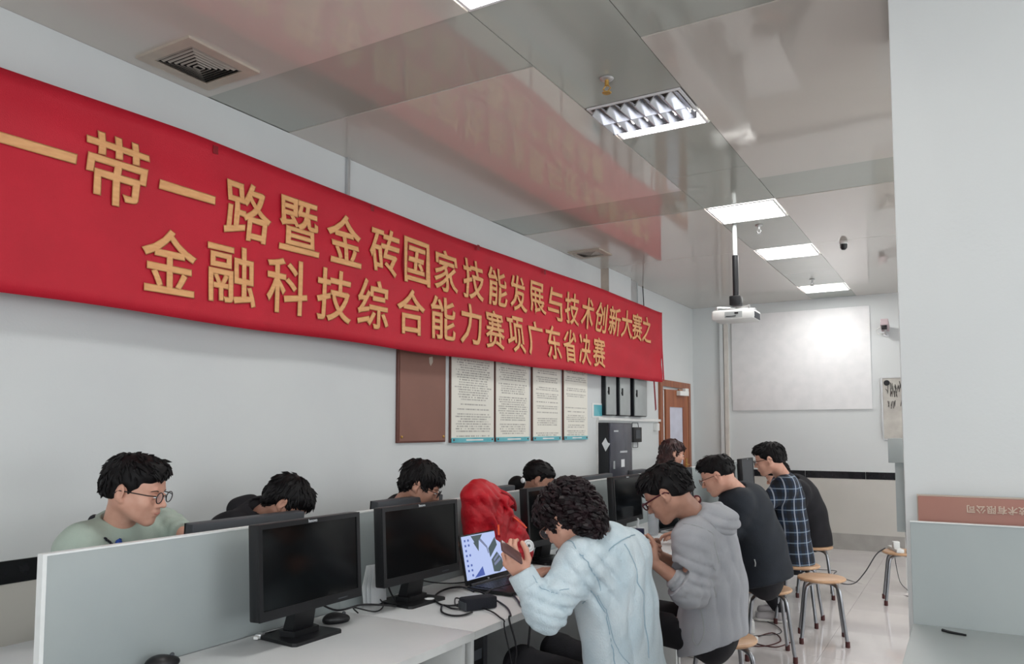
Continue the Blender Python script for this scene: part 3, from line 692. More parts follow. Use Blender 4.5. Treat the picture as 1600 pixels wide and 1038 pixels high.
for i, (y_, lb) in enumerate(mY):
    m_ = monitor((-2.06, y_, .75), radians((0, -3, -4, 0, 0, 0, 0)[i]), lb, h_=.325 if i < 5 else .34, lift=.105, body='black2' if i < 1 else 'black', scr='screen' if i < 4 else 'grey_back', tilt=3)  # far screens get a grey colour in place of their reflection
bY = [(2.17, 'back side of a monitor facing the wall row, before the bowed black head in hoodie'),
      (3.20, 'back of a monitor before the man with glasses looking down, left of the backpack'),
      (4.00, 'back of a monitor whose corner shows between the backpack top and the ponytail'),
      (5.45, 'back of a monitor whose top edge shows right of the curly head'),
      (6.42, 'back of a small monitor top left of the spiky black hair')]
for i, (y_, lb) in enumerate(bY):
    monitor((-2.54, y_, .75), pi, lb, w_=(.56, .54, .5, .72, .34)[i], h_=.31, lift=.095 - (i == 3) * .0, body='grey_back', badge=False, grp='monitors of the wall side row seen from behind')

# ------------------------------------------------ small things on the near desk
def mouse(loc, rz, label):
    t = thing('computer_mouse', label, 'mouse', loc, rz, 'black computer mice')
    s = SDF(); s.ell((0, 0, .012), (.055, .031, .024)); s.ell((-.012, 0, .016), (.038, .029, .024), k=.01); s.cut((0, 0, .001), (0, 0, -1)); s.obj('body', 'black', t, .003)
    B().lathe([(.006, -.004), (.008, 0), (.006, .004)], (.03, 0, .033), 12, Matrix.Rotation(pi / 2, 3, 'X')).done('wheel', 'grey_back', t, True)
    return t
mouse((-2.15, 2.305, .75), radians(60), 'black mouse lying at the right of the base of the nearest monitor')
mouse((-2.225, 1.60, .75), radians(75), 'black mouse cut off by the bottom edge at the left end of the desk')
def cable(pts, r, label, sm=6, m='cable', name='cable', grp=None):
    o = B().tube([Vector(p) for p in pts], r, 8, sm=sm).done(name, m, None, True); tag(o, label, 'cable', grp); return o
cable([(-2.15, 2.43, .762), (-2.19, 2.45, .775), (-2.12, 2.50, .757), (-2.16, 2.60, .76), (-2.25, 2.66, .78)], .003, 'thin black mouse cord behind the nearest monitor base')
cable([(-2.2, 2.24, .84), (-2.17, 2.33, .79), (-2.12, 2.42, .80), (-2.10, 2.55, .775), (-2.12, 2.64, .756), (-2.17, 2.66, .80), (-2.2, 2.67, .84)], .004, 'black monitor cable drooping between the two near monitors')
cable([(-2.24, 2.95, .80), (-2.23, 3.08, .765), (-2.16, 3.18, .756), (-2.15, 3.35, .755)], .003, 'thin black cable behind the second monitor running to the laptop')
t = thing('usb_plug', 'small grey plug at the foot of the nearest monitor by the screen panel', 'plug', (-2.225, 1.99, .75), radians(20))
B().box((-.012, -.012, .001), (.012, .022, .018), .003).done('plug', 'alum', t, True); B().box((-.008, -.028, .004), (.008, -.012, .014), .001).done('tip', 'white', t)
B().tube([(0, .02, .01), (.02, .045, .012), (.03, .08, .008)], .004, 6, sm=3).done('cord', 'cable', t)
t = thing('leaflet', 'white folded leaflets standing behind the left edge of the second monitor', 'leaflet', (-2.235, 2.63, .755))
b = B()
for k in range(3): b.poly([(.0 + k * .012, -.07 + k * .01, 0), (.0 + k * .012, .05, 0), (-.01 + k * .01, .05, .16), (-.005 + k * .012, -.05 + k * .012, .165), (.003 + k * .012, -.085 + k * .015, .08)], (.002, 0, 0))
b.done('sheets', 'paper', t)
tag(B().lathe([(.022, 0), (.022, .0008)], (-2.06, 2.79, .7622), 20).done('sticker', 'paper'), 'round white sticker on the base of the second monitor', 'sticker')
# laptop
t = thing('laptop', 'open black laptop with a bright desktop picture in front of the red backpack', 'laptop', (-2.03, 3.235, .75), radians(-3))
pbox('base', (.0, -.18, .004), (.25, .18, .02), 'black2', t, .003)
pbox('keyboard', (.03, -.165, .02), (.14, .165, .0215), 'black', t); pbox('touchpad', (.155, -.05, .02), (.235, .05, .0212), 'grey_back', t)
b = B()
for r in range(5):
    for c_ in range(14): b.box((.034 + r * .021, -.162 + c_ * .0232, .0215), (.051 + r * .021, -.142 + c_ * .0232, .0235))
o = b.done('keys', 'black2', t); o['kind'] = 'stuff'
B().tube([(0, -.15, .02), (0, .15, .02)], .008).done('hinge', 'black', t)
lid = pbox('lid', (-.008, -.18, .012), (-.001, .18, .245), 'black', t, .002); lid.rotation_euler = (0, radians(-11), 0); lid.location = (0, 0, .01)
def emat(name, c, s):
    m = bpy.data.materials.new(name); m.use_nodes = True; b_ = m.node_tree.nodes['Principled BSDF']; b_.inputs['Base Color'].default_value = (0, 0, 0, 1); b_.inputs['Emission Color'].default_value = lin(c); b_.inputs['Emission Strength'].default_value = s; b_.inputs['Roughness'].default_value = .3
    return m
eA = emat('screen_blue', (168, 182, 222), .85); eB = emat('screen_dark', (64, 78, 82), .8); eC = emat('screen_icon', (60, 80, 150), .9); eD = emat('screen_mid', (112, 120, 150), .8)
pbox('display', (-.001, -.168, .035), (.0002, .168, .238), eA, lid)
def scr(name, pts, m, th=.0003): return B().poly([(.0003, -.168 + u * .336, .035 + v * .203) for u, v in pts], (th, 0, 0)).done(name, m, lid)
scr('picture', [(.62, .40), (.60, .62), (.80, .86), (.83, .66)], eB); scr('picture', [(.66, .05), (.64, .34), (.80, .50), (.90, .32), (.92, .12), (.80, .02)], eB, .0004)
scr('picture', [(.70, .28), (.69, .34), (.83, .46), (.85, .42)], eD, .0006); scr('picture', [(.70, .18), (.69, .24), (.86, .36), (.88, .3)], eD, .0006)
scr('picture', [(.18, .02), (.40, .24), (.43, .03)], eC); scr('picture', [(.22, .98), (.30, .80), (.42, .86), (.5, .98)], eB); scr('picture', [(.26, .82), (.36, .60), (.40, .86)], eB)
scr('picture', [(.40, .86), (.56, .64), (.58, .5), (.6, .52), (.58, .68), (.44, .9)], eD)
random.seed(3)
for c_ in range(2):
    for r in range(8):
        if random.random() < .8: u, v = .05 + c_ * .08, .92 - r * .115; scr('icon', [(u, v), (u + .035, v), (u + .035, v - .05), (u, v - .05)], eC)
tm = text_mesh('hp', .014, .0003, .0003); o = link('brand_badge', tm, 'silver', lid); o.rotation_euler = (pi / 2, 0, pi / 2); o.location = (.0003, 0, .024)
# power brick and its cables
t = thing('power_adapter', 'black laptop power adapter lying on the desk among its looped cables', 'adapter', (-1.80, 2.78, .75), radians(62))
B().box((-.075, -.035, .002), (.075, .035, .052), .008).done('brick', 'charcoal', t, True); B().box((-.078, -.033, .003), (-.070, .033, .038), .003).done('cap', 'grey_back', t, True)
def dk(px, py, z=.757):  # a point on the desk
    d = fw * FPX + rt * (px - PCX) - upv * (py - PCY); return Vector((0, 0, EYE)) + d * ((z - EYE) / d.z)
cable([dk(740, 925, .79), dk(722, 918, .775), dk(700, 920), dk(683, 928), dk(680, 938), dk(692, 946), dk(712, 946), dk(728, 940, .76), dk(722, 951), dk(706, 951), dk(692, 946, .762), dk(690, 956), dk(704, 962), dk(722, 962), dk(738, 957)], .0042, 'thick black power cable looped on the desk left of the adapter')
cable([dk(722, 937), dk(712, 935), dk(711, 944), dk(716, 948), dk(724, 945)], .003, 'short kinked black cord beside the power adapter')
cable([dk(732, 920, .78), dk(752, 926, .77), dk(775, 938), dk(792, 950), dk(798, 962, .757), Vector((-1.60, 2.70, .745)), Vector((-1.59, 2.74, .60)), Vector((-1.64, 2.72, .42))], .004, 'black cable running from the laptop over the desk edge and down')
cable([dk(752, 950, .76), dk(770, 957), dk(782, 966), dk(788, 971), Vector((-1.598, 2.66, .72)), Vector((-1.59, 2.70, .5)), Vector((-1.68, 2.60, .33))], .003, 'thinner black cable leaving the adapter over the desk edge')
cable([dk(757, 928, .765), dk(775, 920, .77), dk(792, 924, .765), dk(806, 935), dk(815, 948), Vector((-1.60, 2.87, .73)), Vector((-1.62, 2.88, .55))], .0045, 'black cable crossing in front of the laptop base by the denim cuff')
# red backpack
t = thing('backpack', 'bright red hiking backpack leaning on the screen panel behind the laptop', 'backpack', (-2.13, 3.45, .75))
s = SDF()
s.cap((-.02, .13, .12), (-.01, .03, .26), .115, .125, n=(1, 0, 0), f=.75)
s.cap((-.02, .0, .12), (-.02, -.06, .34), .13, .115, k=.05, n=(1, 0, 0), f=.78)
s.cap((-.02, -.10, .22), (-.03, -.12, .40), .10, .085, k=.04, n=(1, 0, 0), f=.8)
s.ell((-.02, -.10, .425), (.075, .115, .06), k=.03); s.ell((.03, .0, .40), (.06, .06, .035), k=.02)
s.ell((.05, .10, .17), (.07, .10, .12), k=.025); s.ell((.05, .16, .10), (.07, .10, .10), k=.025); s.ell((.02, .2, .05), (.07, .1, .07), k=.03)
s.ell((.045, -.13, .36), (.035, .05, .09), k=.03)
s.cap((.07, -.15, .36), (.085, -.10, .22), .016, .012, k=.012); s.cap((.075, -.02, .36), (.10, .06, .26), .012, .012, k=.012)
s.cap((.05, -.16, .42), (.075, .03, .38), .012, .014, k=.012)
s.cut((0, 0, .004), (0, 0, -1)); s.fold((.04, -.10, .38), (.2, .6, .5), .05, .007, .12, 0, .8); s.fold((.06, .04, .30), (0, .9, -.5), .055, .008, .10, 1, .8)
s.fold((.07, .12, .20), (0, .5, 1), .06, .007, .12, 2, .8); s.wob(.006, 24, 3); s.wob(.003, 60, 9)
s.obj('bag_body', 'bag', t, .0065)
B().tube([(.03, .02, .375), (.06, .07, .355), (.05, .115, .345)], [.016, .013], 8, sm=4).done('lid_strap', 'bagd', t, True)
B().tube([(.05, -.02, .43), (.09, .02, .40), (.09, .055, .36), (.07, .09, .33)], .007, 6, sm=4).done('strap', 'bagd', t)
B().tube([(.095, .03, .30), (.12, .07, .265), (.125, .11, .24)], .0035, 6, sm=4).done('zip', 'orange', t); B().tube([(.10, -.13, .28), (.105, -.135, .23)], .005, 6).done('zip_pull', 'orange', t)
R_ = Matrix.Rotation(radians(-25), 3, 'Z') @ Matrix.Rotation(radians(72), 3, 'Y')
bd = B().lathe([(.033, -.02), (.033, .004), (.028, .005)], (.128, .125, .145), 28, R_).done('round_badge', 'paper', t)
c_ = Vector((.128, .125, .145)); b = B(); pts = []
for k in range(10):
    a = k * pi / 5; r = .012 if k % 2 == 0 else .005; pts.append(c_ + R_ @ Vector((r * cos(a), r * sin(a), .0052)))
b.poly(pts, R_ @ Vector((0, 0, .0008))); b.done('star', 'rack', bd)
b = B()
for k in range(20):
    a = k * pi / 10; b.poly([c_ + R_ @ Vector(((.021 + .004 * q1) * cos(a + .09 * q2), (.021 + .004 * q1) * sin(a + .09 * q2), .0052)) for q1, q2 in ((0, 0), (1, 0), (1, 1), (0, 1))], R_ @ Vector((0, 0, .0006)))
b.done('lettering_ring', 'rack', bd)
# tissue pack, cup, things by the hoodie man
p = dk(996, 838); t = thing('tissue_pack', 'white and dark blue tissue pack on the desk with one tissue pulled up', 'tissue', (p.x, p.y, .75), radians(15))
pbox('pack', (-.045, -.03, .002), (.045, .075, .06), 'paper', t, .006); pbox('blue_label', (-.047, -.032, .004), (.047, .018, .061), 'blue', t, .006)
B().tube([(0, .03, .06), (.0, .025, .09), (.006, .018, .12), (0, .01, .128)], [.012, .004], 6, sm=3).done('tissue', 'paper', t, True)
p = dk(999, 841); tag(pbox('green_case', (p.x - .02, p.y - .0, .751), (p.x + .05, p.y + .1, .757), 'teal'), 'flat dark teal case lying in front of the tissue pack', 'case')
p = dk(1021, 835); t = thing('plastic_cup', 'tall clear plastic cup of water right of the tissue pack', 'cup', (p.x, p.y, .75))
B().lathe([(.034, .002), (.036, .02), (.044, .19), (.045, .2), (.041, .2), (.040, .188), (.033, .022), (.03, .008)], seg=28).done('cup', 'clear', t, True)
B().lathe([(.031, .009), (.036, .10), (.034, .101)], seg=24).done('water', 'lens', t, True)
# open book / laptop base beside the hoodie man
t = thing('laptop', 'silver edged laptop half hidden behind the grey hoodie face', 'laptop', (-1.93, 5.62, .75), radians(-8))
pbox('base', (0, -.17, .003), (.24, .17, .018), 'alum', t, .003); l2 = pbox('lid', (-.006, -.17, .01), (0, .17, .23), 'black', t, .002); l2.rotation_euler = (0, radians(-20), 0)
pbox('display', (0, -.16, .03), (.001, .16, .22), 'screen', l2); pbox('keyboard', (.03, -.15, .018), (.15, .15, .0195), 'black', t)
# dark clutter between the backpack and the curly head
p = dk(868, 862); t = thing('laptop', 'closed dark laptop with a cloth on top under the monitor behind the curly head', 'laptop', (-2.0, 3.98, .75), radians(-8))
pbox('base', (-.1, -.14, .002), (.14, .17, .022), 'black2', t, .004); pbox('lid', (-.1, -.14, .022), (.14, .17, .03), 'black', t, .003)
t = thing('headset_case', 'black cloth pouch on the dark laptop behind the curly head', 'pouch', (-1.95, 3.95, .78))
s = SDF(); s.ell((0, 0, .03), (.07, .09, .035)); s.ell((.03, .03, .05), (.04, .05, .02), k=.02); s.cut((0, 0, .001), (0, 0, -1)); s.wob(.004, 50, 2); s.obj('pouch', 'blackc', t, .006)
tag(B().box((-1.99, 3.96, .862), (-1.93, 4.08, .87), .003).done('white_card', 'paper'), 'small white card lying on top of the black pouch', 'card')

# ------------------------------------------------ stools
def stool(loc, rz, label, sag=0):
    t = thing('stool', label, 'stool', loc, rz, 'round wooden stools with steel legs')
    B().lathe([(.02, .424), (.148, .424), (.16, .430), (.165, .438), (.160, .447), (.15, .45), (.02, .447)], seg=36).done('seat', 'seat', t, True)
    for k in range(4):
        a = pi / 4 + k * pi / 2; d = Vector((cos(a), sin(a), 0))
        leg = B().tube([d * .03 + Vector((0, 0, .412)), d * .09 + Vector((0, 0, .412)), d * .135 + Vector((0, 0, .395)), d * .158 + Vector((0, 0, .35)), d * .185 + Vector((0, 0, .18)), d * .212 + Vector((0, 0, .012))], .0125, 10, sm=6).done('leg', 'steel', t, True)
        B().lathe([(.014, .0), (.0155, .004), (.015, .04), (.013, .042)], d * .2115, 12).done('rubber_foot', 'foot', leg, True)
    return t
stool((-.945, 5.99, 0), radians(12), 'empty wooden stool with nothing on it in the aisle, in full view')
stool((-1.20, 5.40, 0), radians(20), 'wooden stool under the man in the dark navy jacket')
stool((-1.19, 6.46, 0), radians(0), 'wooden stool under the man in the plaid shirt')
stool((-1.25, 7.55, 0), radians(10), 'wooden stool under the farthest sitter in a black jacket')
stool((-.53, 7.60, 0), radians(8), 'wooden stool beside the pillar carrying a white power socket')
stool((-1.11, 4.02, 0), radians(30), 'wooden stool under the grey hoodie sitter, cut by the bottom edge')
stool((-1.08, 2.98, 0), radians(30), 'wooden stool hidden under the sitter in the pale denim jacket')
t = thing('power_strip', 'white power strip with a cube plug lying on the stool by the pillar', 'power strip', (-.55, 7.58, .45), radians(20))
pbox('strip', (-.06, -.13, .0), (.0, .14, .03), 'white', t, .004); pbox('cube_plug', (-.062, -.05, .03), (-.01, .0, .085), 'white', t, .004)
for y_ in (.04, .09): pbox('socket', (-.045, y_ - .012, .03), (-.015, y_ + .012, .0306), 'grey_back', t)
t = thing('black_plug', 'black plug standing on the power strip on the stool by the pillar', 'plug', (-.47, 7.50, .45))
B().lathe([(.024, .0), (.022, .02), (.012, .05), (.009, .095)], seg=14).done('body', 'black', t, True); B().tube([(0, -.01, .01), (.02, -.03, -.05), (.04, -.03, -.3), (.06, -.02, -.44)], .004, 6, sm=4).done('cord', 'cable', t)
cable([(-.66, 7.56, .47), (-.74, 7.6, .40), (-.86, 7.75, .2), (-1.0, 8.0, .05), (-1.25, 8.3, .006), (-1.5, 8.2, .006)], .005, 'grey cable sagging from the stool by the pillar down to the floor', m='grey_back')
cable([(-.60, 7.62, .44), (-.55, 7.5, .2), (-.5, 7.9, .006), (-1.2, 8.6, .006), (-1.28, 8.95, .006), (-1.7, 8.8, .006)], .003, 'thin grey cable along the floor beyond the empty stool', m='grey_back')
# floor clutter below the desks
t = thing('power_adapter', 'white boxy adapter on the floor below the navy jacket sitter', 'adapter', (-1.47, 5.95, 0), radians(20))
pbox('body', (-.05, -.05, 0), (.05, .05, .09), 'white', t, .006); pbox('socket_face', (.05, -.03, .02), (.0505, .03, .07), 'grey_back', t)
t = thing('power_strip', 'white power strip on the floor in front of the adapter', 'power strip', (-1.42, 5.66, 0), radians(60)); pbox('strip', (-.11, -.03, 0), (.11, .03, .03), 'white', t, .004); pbox('switch', (.07, -.012, .03), (.095, .012, .034), 'foot', t)
cable([(-1.52, 5.62, .005), (-1.30, 5.58, .005), (-1.2, 5.8, .005), (-1.3, 6.0, .005), (-1.38, 5.7, .005), (-1.2, 5.62, .005), (-1.12, 5.85, .005)], .004, 'reddish brown cable coiled on the floor under the stools', m='foot')
cable([(-1.45, 5.98, .09), (-1.5, 6.1, .3), (-1.58, 6.0, .45), (-1.66, 5.9, .6)], .005, 'white cable rising from the floor adapter to the desk', m='white')
cable([(-1.42, 5.75, .02), (-1.25, 6.0, .006), (-1.3, 6.2, .006), (-1.45, 6.4, .006), (-1.3, 6.55, .006)], .003, 'thin dark cable on the floor behind the adapter')

for i, (y_, lb) in enumerate(((2.52, 'black computer tower added under the desk at the knees of the denim jacket sitter'), (3.75, 'black computer tower added to darken below the third desk at the left knee of the hoodie sitter'), (4.95, 'black computer tower added to darken below the fourth desk below the navy jacket sitter'))):  # towers put in to darken the space below the worktops
    t = thing('computer_tower', lb, 'computer', (-2.16, y_, .122), 0, 'black computer towers under the desks')
    pbox('case', (0, .0, 0), (.42, .19, .56), 'black', t, .004); pbox('front_panel', (.42, .002, .002), (.435, .188, .558), 'black2', t, .004); pbox('drive', (.435, .02, .46), (.437, .17, .50), 'grey_back', t); pbox('vent', (.435, .05, .1), (.437, .14, .3), 'rack', t)
# ------------------------------------------------ people
def vec(a): return np.array(a, float)
def nrm(a): a = vec(a); return a / np.linalg.norm(a)
class Frame:
    def __init__(s, c, yaw, pitch=0, roll=0, sc=1.0):
        f = vec((cos(yaw) * cos(pitch), sin(yaw) * cos(pitch), sin(pitch))); l = nrm(np.cross((0, 0, 1), f)); u = np.cross(f, l)
        if roll: l, u = l * cos(roll) + u * sin(roll), u * cos(roll) - l * sin(roll)
        s.c = vec(c); s.R = np.stack([f, l, u], 1) * sc; s.sc = sc
    def w(s, p): return s.c + vec(p) @ s.R.T
    def l(s, p): return (vec(p) - s.c) @ s.R / s.sc ** 2
def add_hand(s, W, d, p, side, curl=(.5, .6, .5), scale=1., spread=.0, thumb=.6):
    """W wrist, d towards the fingers, p direction the fingers curl to, side +1/-1 thumb side"""
    W = vec(W); d = nrm(d); p = nrm(vec(p) - d * (vec(p) @ d)); th = np.cross(d, p) * side; q = scale
    kn = []
    for i in range(4):
        K = W + d * (.082 - .004 * abs(i - 1)) * q + th * (.027 - .0185 * i) * q; kn.append(K)
        s.cap(W + th * (.014 - .0095 * i) * q + d * .01 * q, K, .0165 * q, .0118 * q, k=.008, n=p, f=.85)
    for i in range(4):
        L = (.043, .048, .045, .035)[i] * q; a = 0; P = kn[i]; r = (.0092, .0094, .009, .008)[i] * q
        for j, (c_, m_) in enumerate(zip(curl, (1, .62, .5))):
            a += c_ + .06 * i; D = nrm(d * cos(a) + p * sin(a) + th * spread * (1.5 - i) * .2); Q = P + D * L * m_
            s.cap(P, Q, r, r * .9, k=.004); P = Q; r *= .9
    P = W + d * .02 * q + th * .02 * q; D = nrm(d * .75 + th * .65 + p * .35); Q = P + D * .045 * q; s.cap(P, Q, .016 * q, .0118 * q, k=.008)
    D = nrm(d * .85 + th * (.5 - thumb * .6) + p * (.2 + thumb * .4)); P, Q = Q, Q + D * .034 * q; s.cap(P, Q, .0112 * q, .0098 * q, k=.004)
    D = nrm(d * .85 + th * (.3 - thumb * .8) + p * (.2 + thumb * .4)); P, Q = Q, Q + D * .027 * q; s.cap(P, Q, .0098 * q, .0085 * q, k=.004)
def head_sdf(neck, fem=False):
    s = SDF()
    s.ell((-.015, 0, .03), (.094, .073, .082)); s.ell((.03, 0, -.015), (.058, .060, .080), k=.03); s.ell((.045, 0, .035), (.046, .056, .045), k=.02)
    for y in (-1, 1):
        s.cap((-.0, y * .050, -.045), (.062, y * .010, -.092), .021, .015, k=.03); s.ell((.058, y * .038, -.03), (.026, .022, .026), k=.02)
    s.ell((.045, 0, -.055), (.048, .046, .045), k=.02); s.ell((.070, 0, -.096), (.016, .018, .013), k=.015)
    s.cap((.080, -.028, .017), (.080, .028, .017), .0105, .0105, k=.012)
    for y in (-1, 1): s.ell((.097, y * .031, -.002), (.016, .018, .011), k=.012, sub=True)
    s.cap((.089, 0, .006), (.111, 0, -.030), .0070, .0105, k=.010)
    for y in (-1, 1): s.ell((.096, y * .0115, -.036), (.011, .0085, .0075), k=.006); s.ell((.087, y * .031, -.003), (.010, .014, .0085), k=.004)
    s.ell((.088, 0, -.056), (.014, .024, .0075), k=.006); s.ell((.085, 0, -.068), (.013, .020, .0075), k=.005); s.cap((.101, -.02, -.062), (.101, .02, -.062), .002, .002, k=.004, sub=True)
    for y in (-1, 1):
        R = np.array(Matrix.Rotation(y * .35, 3, 'Z') @ Matrix.Rotation(.2, 3, 'Y'))
        s.ell((-.012, y * .079, -.006), (.019, .0085, .032), k=.006, R=R.astype(float)); s.ell((-.006, y * .0885, -.004), (.010, .0065, .018), k=.004, sub=True, R=R.astype(float)); s.ell((-.002, y * .076, -.032), (.009, .007, .010), k=.006)
    s.cap((-.028, 0, -.045), neck, .052 if not fem else .045, .056 if not fem else .05, k=.03)
    return s
def hair_sdf(style, seed):
    s = SDF(); rg = random.Random(seed)
    L = dict(short=1.01, fade=.955, curly=1.02, thick=1.05, tied=.98, long=1.03)[style]
    s.ell((-.020, 0, .036), (.101 * L, .082 * L, .090 * L)); s.ell((.03, 0, .062), (.066 * L, .066 * L, .052 * L), k=.02)
    if style in ('short', 'thick', 'curly'): s.ell((-.070, 0, -.02), (.045, .062, .055), k=.03)
    if style == 'curly': s.ell((-.085, 0, -.05), (.042, .060, .06), k=.03); s.ell((-.09, 0, .01), (.04, .075, .06), k=.03); s.ell((-.03, 0, .045), (.092, .088, .075), k=.03); s.ell((.05, 0, .045), (.055, .065, .045), k=.03)
    if style == 'fade': s.ell((.03, 0, .094), (.068, .054, .036), k=.02)
    if style in ('short',): s.ell((.03, 0, .085), (.068, .062, .036), k=.02)
    if style == 'tied': s.ell((-.075, 0, -.0), (.04, .055, .05), k=.03)
    if style == 'long':
        s.cap((-.05, .0, .0), (-.085, 0, -.16), .075, .055, k=.03)
        for y in (-1, 1): s.cap((-.02, y * .05, .0), (-.06, y * .055, -.17), .04, .035, k=.03)
    # free the face and the ears
    hl = dict(short=.068, fade=.074, curly=.046, thick=.040, tied=.072, long=.068)[style]
    s.ell((.112, 0, hl - .118), (.075, .085, .108), k=.012, sub=True)
    s.ell((.055, 0, -.085), (.065, .12, .085), k=.01, sub=True)
    if style != 'curly':
        for y in (-1, 1): s.ell((-.006, y * .098, -.008), (.030, .034, .040), k=.006, sub=True)
    else: 
        for y in (-1, 1): s.ell((.002, y * .105, -.018), (.022, .03, .026), k=.006, sub=True)
    if style in ('short', 'fade'): s.ell((-.045, 0, -.105), (.11, .12, .068), k=.02, sub=True)
    return s
def locks(style, seed, V, F):
    """tapered strands lying over the hair cap"""
    rg = random.Random(seed); b = B(); n = dict(short=420, fade=260, curly=620, thick=420, tied=170, long=260)[style]
    nr = np.zeros_like(V); fn = np.cross(V[F[:, 2]] - V[F[:, 0]], V[F[:, 3]] - V[F[:, 1]])
    for q in range(4): np.add.at(nr, F[:, q], fn)
    nr /= np.linalg.norm(nr, axis=1)[:, None] + 1e-9
    crown = Vector((-.045, .01, .115))
    for _ in range(n):
        i = rg.randrange(len(V)); p = Vector(V[i]); d = Vector(nr[i])
        if (p.x > .06 and p.z < .05) or (p.x > .02 and p.z < .03 and abs(p.y) < .06): continue
        if style == 'short' and (p.z < -.025 or (p.x > .03 and p.z < .06)): continue
        if style in ('short', 'fade') and abs(p.y) > .05 and -.05 < p.x < .04 and p.z < .045: continue
        if p.z < -.09 and style in ('short', 'fade', 'thick', 'tied'): continue
        q = Vector((p.x + .02, p.y * 1.2, p.z - .036)).normalized()
        if d.dot(q) < .25: continue
        t = (p - crown); t = t - d * t.dot(d)
        if t.length < 1e-4: continue
        t.normalize()
        if style == 'tied': t = (Vector((-.1, 0, .02)) - p); t = (t - d * t.dot(d)).normalized()
        if style == 'curly':
            ln = rg.uniform(.035, .06); r = rg.uniform(.006, .0105); c = d.cross(t).normalized(); a0 = rg.uniform(0, 6.28); pts = []
            for q in range(7):
                a = a0 + q * 1.15; pts.append(p + t * ln * (q / 6 - .3) + d * (.004 + .010 * cos(a)) + c * (.010 * sin(a)))
            b.tube(pts, [r * .6, r, r * 1.05, r, r * .9, r * .6, r * .15], 5)
        else:
            ln = (rg.uniform(.03, .055) if style != 'short' else rg.uniform(.022, .042)) if style != 'fade' else rg.uniform(.012, .03)
            if style == 'fade' and p.z > .07: ln = rg.uniform(.03, .05)
            if p.z < 0: ln *= .6
            r = rg.uniform(.0035, .0065) * (.6 if style == 'fade' else 1)
            up_ = rg.uniform(0, .012) * (1 if style in ('short', 'thick') else .5); side = d.cross(t) * rg.uniform(-.012, .012)
            k = ln * ln * 4.5
            pts = [p - d * .007 - t * .005, p + t * ln * .35 + d * .0015, p + t * ln * .7 + side * .5 - d * k * .45 + d * up_ * .5, p + t * ln + side - d * k + d * up_]
            b.tube(pts, [r, r, r * .7, r * .08], 5)
    N = dict(short=22, thick=24, curly=18, fade=16, tied=0, long=0)[style]
    for k in range(N):      # fringe
        y = (k / (N - 1) - .5) * (.115 if style != 'fade' else .10); x0 = .062 - y * y * 6
        dr = dict(short=.010, thick=.034, fade=-.004, curly=.05)[style] * rg.uniform(.5, 1.2); z0 = .085
        if style == 'short': y += .01 * rg.uniform(-1, 1)
        if style == 'fade': pts = [(x0 - .03, y, z0 + .005), (x0 + .012, y, z0 + .006), (x0 + .026, y * 1.05, z0 + .012), (x0 + .022 + rg.uniform(-.01, .006), y, z0 + .028)]
        else: pts = [(x0 - .02, y, z0 + .012), (x0 + .012, y * 1.05, z0 + .002), (x0 + .026, y * 1.1 + rg.uniform(-.006, .006), z0 - dr * .6), (x0 + .028, y * 1.12 + rg.uniform(-.012, .012), z0 - dr - .012)]
        b.tube([Vector(q) for q in pts], [.009, .009, .0065, .001], 5)
    return b
def glasses(parent, F, m, round_=True, gw=1.0):
    b = B(); gs = []; T = lambda p: Vector(F.w(p))
    for y in (-1, 1):
        c = vec((.108, y * .033, -.003)); rx, rz = (.021, .019) if round_ else (.025, .016)
        ring = [T(c + vec((-.004 * abs(sin(0)) - .010 * (abs(y * .033 + rx * cos(a)) - .033) * 3 * .3, rx * cos(a), rz * sin(a)))) for a in np.linspace(0, 2 * pi, 19)]
        b.tube(ring, .0019 * F.sc * gw, 6, cap=False); 
        g = B(); vsn = [g.b.verts.new(p) for p in ring[:-1]]; g.b.faces.new(vsn); gs.append(g)
        b.tube([T((.106, y * .055, .004)), T((.085, y * .073, .004)), T((.02, y * .081, .003)), T((-.015, y * .083, .002)), T((-.03, y * .082, -.012))], .002 * F.sc * gw, 6)
    b.tube([T((.108, -.013, .002)), T((.111, 0, .006)), T((.108, .013, .002))], .0018 * F.sc, 6)
    fr = b.done('glasses', m, parent, True); [g.done('lens', 'lens', fr) for g in gs]
